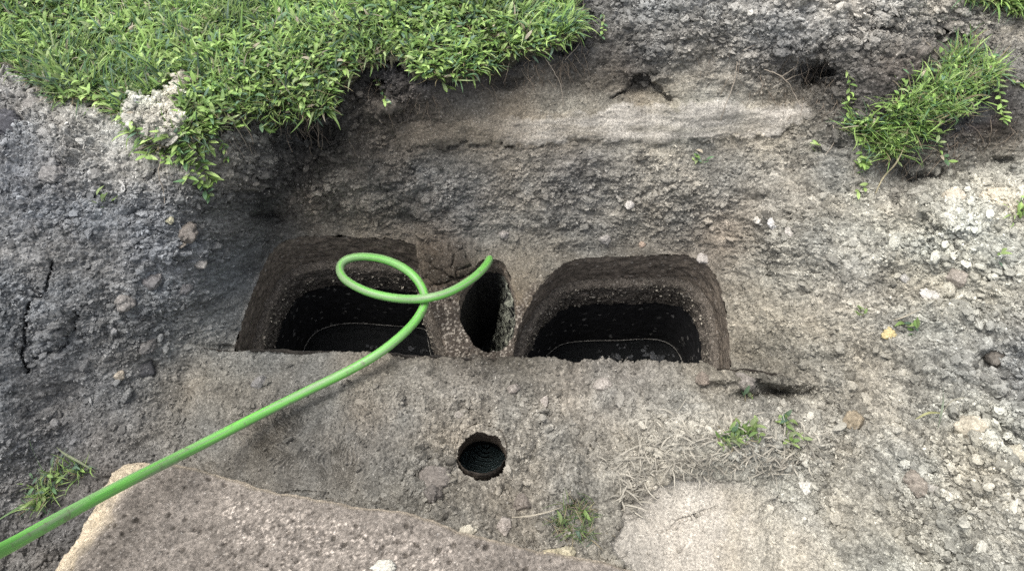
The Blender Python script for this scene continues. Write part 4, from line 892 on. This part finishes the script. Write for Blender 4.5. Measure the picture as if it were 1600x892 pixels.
# fine roots sticking out of the cut below the turf
def roots(spots, n, name, label, L=(.03, .10), col=(.16, .13, .10), rad=.0007):
    VV = []; FF = []; o = 0; nb_ = 9
    for _ in range(n):
        x, y, rx, ry = random.choice(spots); p = on(x + random.gauss(0, rx), y + random.gauss(0, ry)) + np.array([0, 0, .003]); d = np.array([random.gauss(0, .5), -.5, random.gauss(-.7, .4)]); d /= np.linalg.norm(d)
        LL = random.uniform(*L); pts = [p]
        for k in range(nb_): d = d + np.array([random.gauss(0, .22), random.gauss(-.02, .12), -.12 + random.gauss(0, .15)]); d /= np.linalg.norm(d); pts.append(pts[-1] + d * LL / nb_)
        v, f = tube(None, np.array(pts), np.linspace(rad * random.uniform(.8, 1.5), rad * .5, nb_ + 1), None, 4); VV.append(v); FF.append(f + o); o += len(v)
    v = np.concatenate(VV); k = np.repeat(RNG.uniform(.5, 1.8, (n, 1)), 4 * (nb_ + 1), 0)
    ob = np_mesh(name, v, np.concatenate(FF), M_DRY, cols=np.array([col]) * k); tag(ob, label, 'roots', kind='stuff')
roots([(660, 150, 30, 8), (760, 125, 40, 8), (830, 105, 30, 8), (890, 95, 20, 10), (905, 40, 6, 30), (590, 130, 16, 8), (480, 200, 30, 8), (375, 200, 20, 8)], 230, 'fine_roots', 'fine hair roots hanging from the cut turf edge')
roots([(1270, 115, 22, 12), (1250, 140, 30, 16), (1290, 150, 20, 20), (1180, 110, 60, 20)], 150, 'root_tangle', 'tangle of fine roots in the hollow left of the large tuft', (.04, .11))
roots([(1450, 235, 40, 10), (1500, 215, 30, 12), (1570, 200, 30, 16), (1400, 260, 30, 10)], 170, 'hanging_roots', 'brown roots hanging under the large grass tuft', (.03, .08))
def big_root(pxs, lifts, label, r=.0018):
    pts = catmull([on(x, y) + np.array([0, -.004, z]) for (x, y), z in zip(pxs, lifts)], 6); pts += RNG.normal(size=pts.shape) * .0008
    o = tube('root', pts, np.linspace(r, r * .5, len(pts)), M_DRY, 6, col=(.30, .26, .21)); tag(o, label, 'root', 'single roots sticking out of the cut')
big_root([(905, 5), (908, 40), (900, 75), (880, 95)], (.01, .02, .02, .01), 'long pale root running down the right corner of the turf')
big_root([(850, 92), (862, 115), (876, 140), (880, 168)], (.01, .02, .02, .005), 'thin root dangling over the sandy layer')
big_root([(1190, 115), (1215, 135), (1235, 155), (1248, 168)], (.02, .03, .03, .01), 'root slanting down right beside the root tangle')
big_root([(1210, 128), (1240, 112), (1275, 100), (1302, 118)], (.02, .04, .04, .02), 'arched root over the hollow left of the large tuft')
big_root([(1218, 135), (1250, 122), (1280, 112)], (.02, .03, .03), 'short root below the arched one')
big_root([(1150, 95), (1145, 130), (1130, 170), (1125, 188)], (.005, .01, .01, .003), 'thin root crossing the bank above the sandy layer')
big_root([(355, 165), (362, 190), (375, 215), (388, 235)], (.01, .02, .02, .01), 'curled root hanging from the turf left of the pit')
big_root([(262, 250), (258, 275), (256, 300), (258, 318)], (.01, .01, .01, .005), 'thin root trailing down the left bank')
big_root([(1300, 200), (1300, 225), (1288, 245)], (.01, .015, .005), 'thin root near the right end of the far bank')
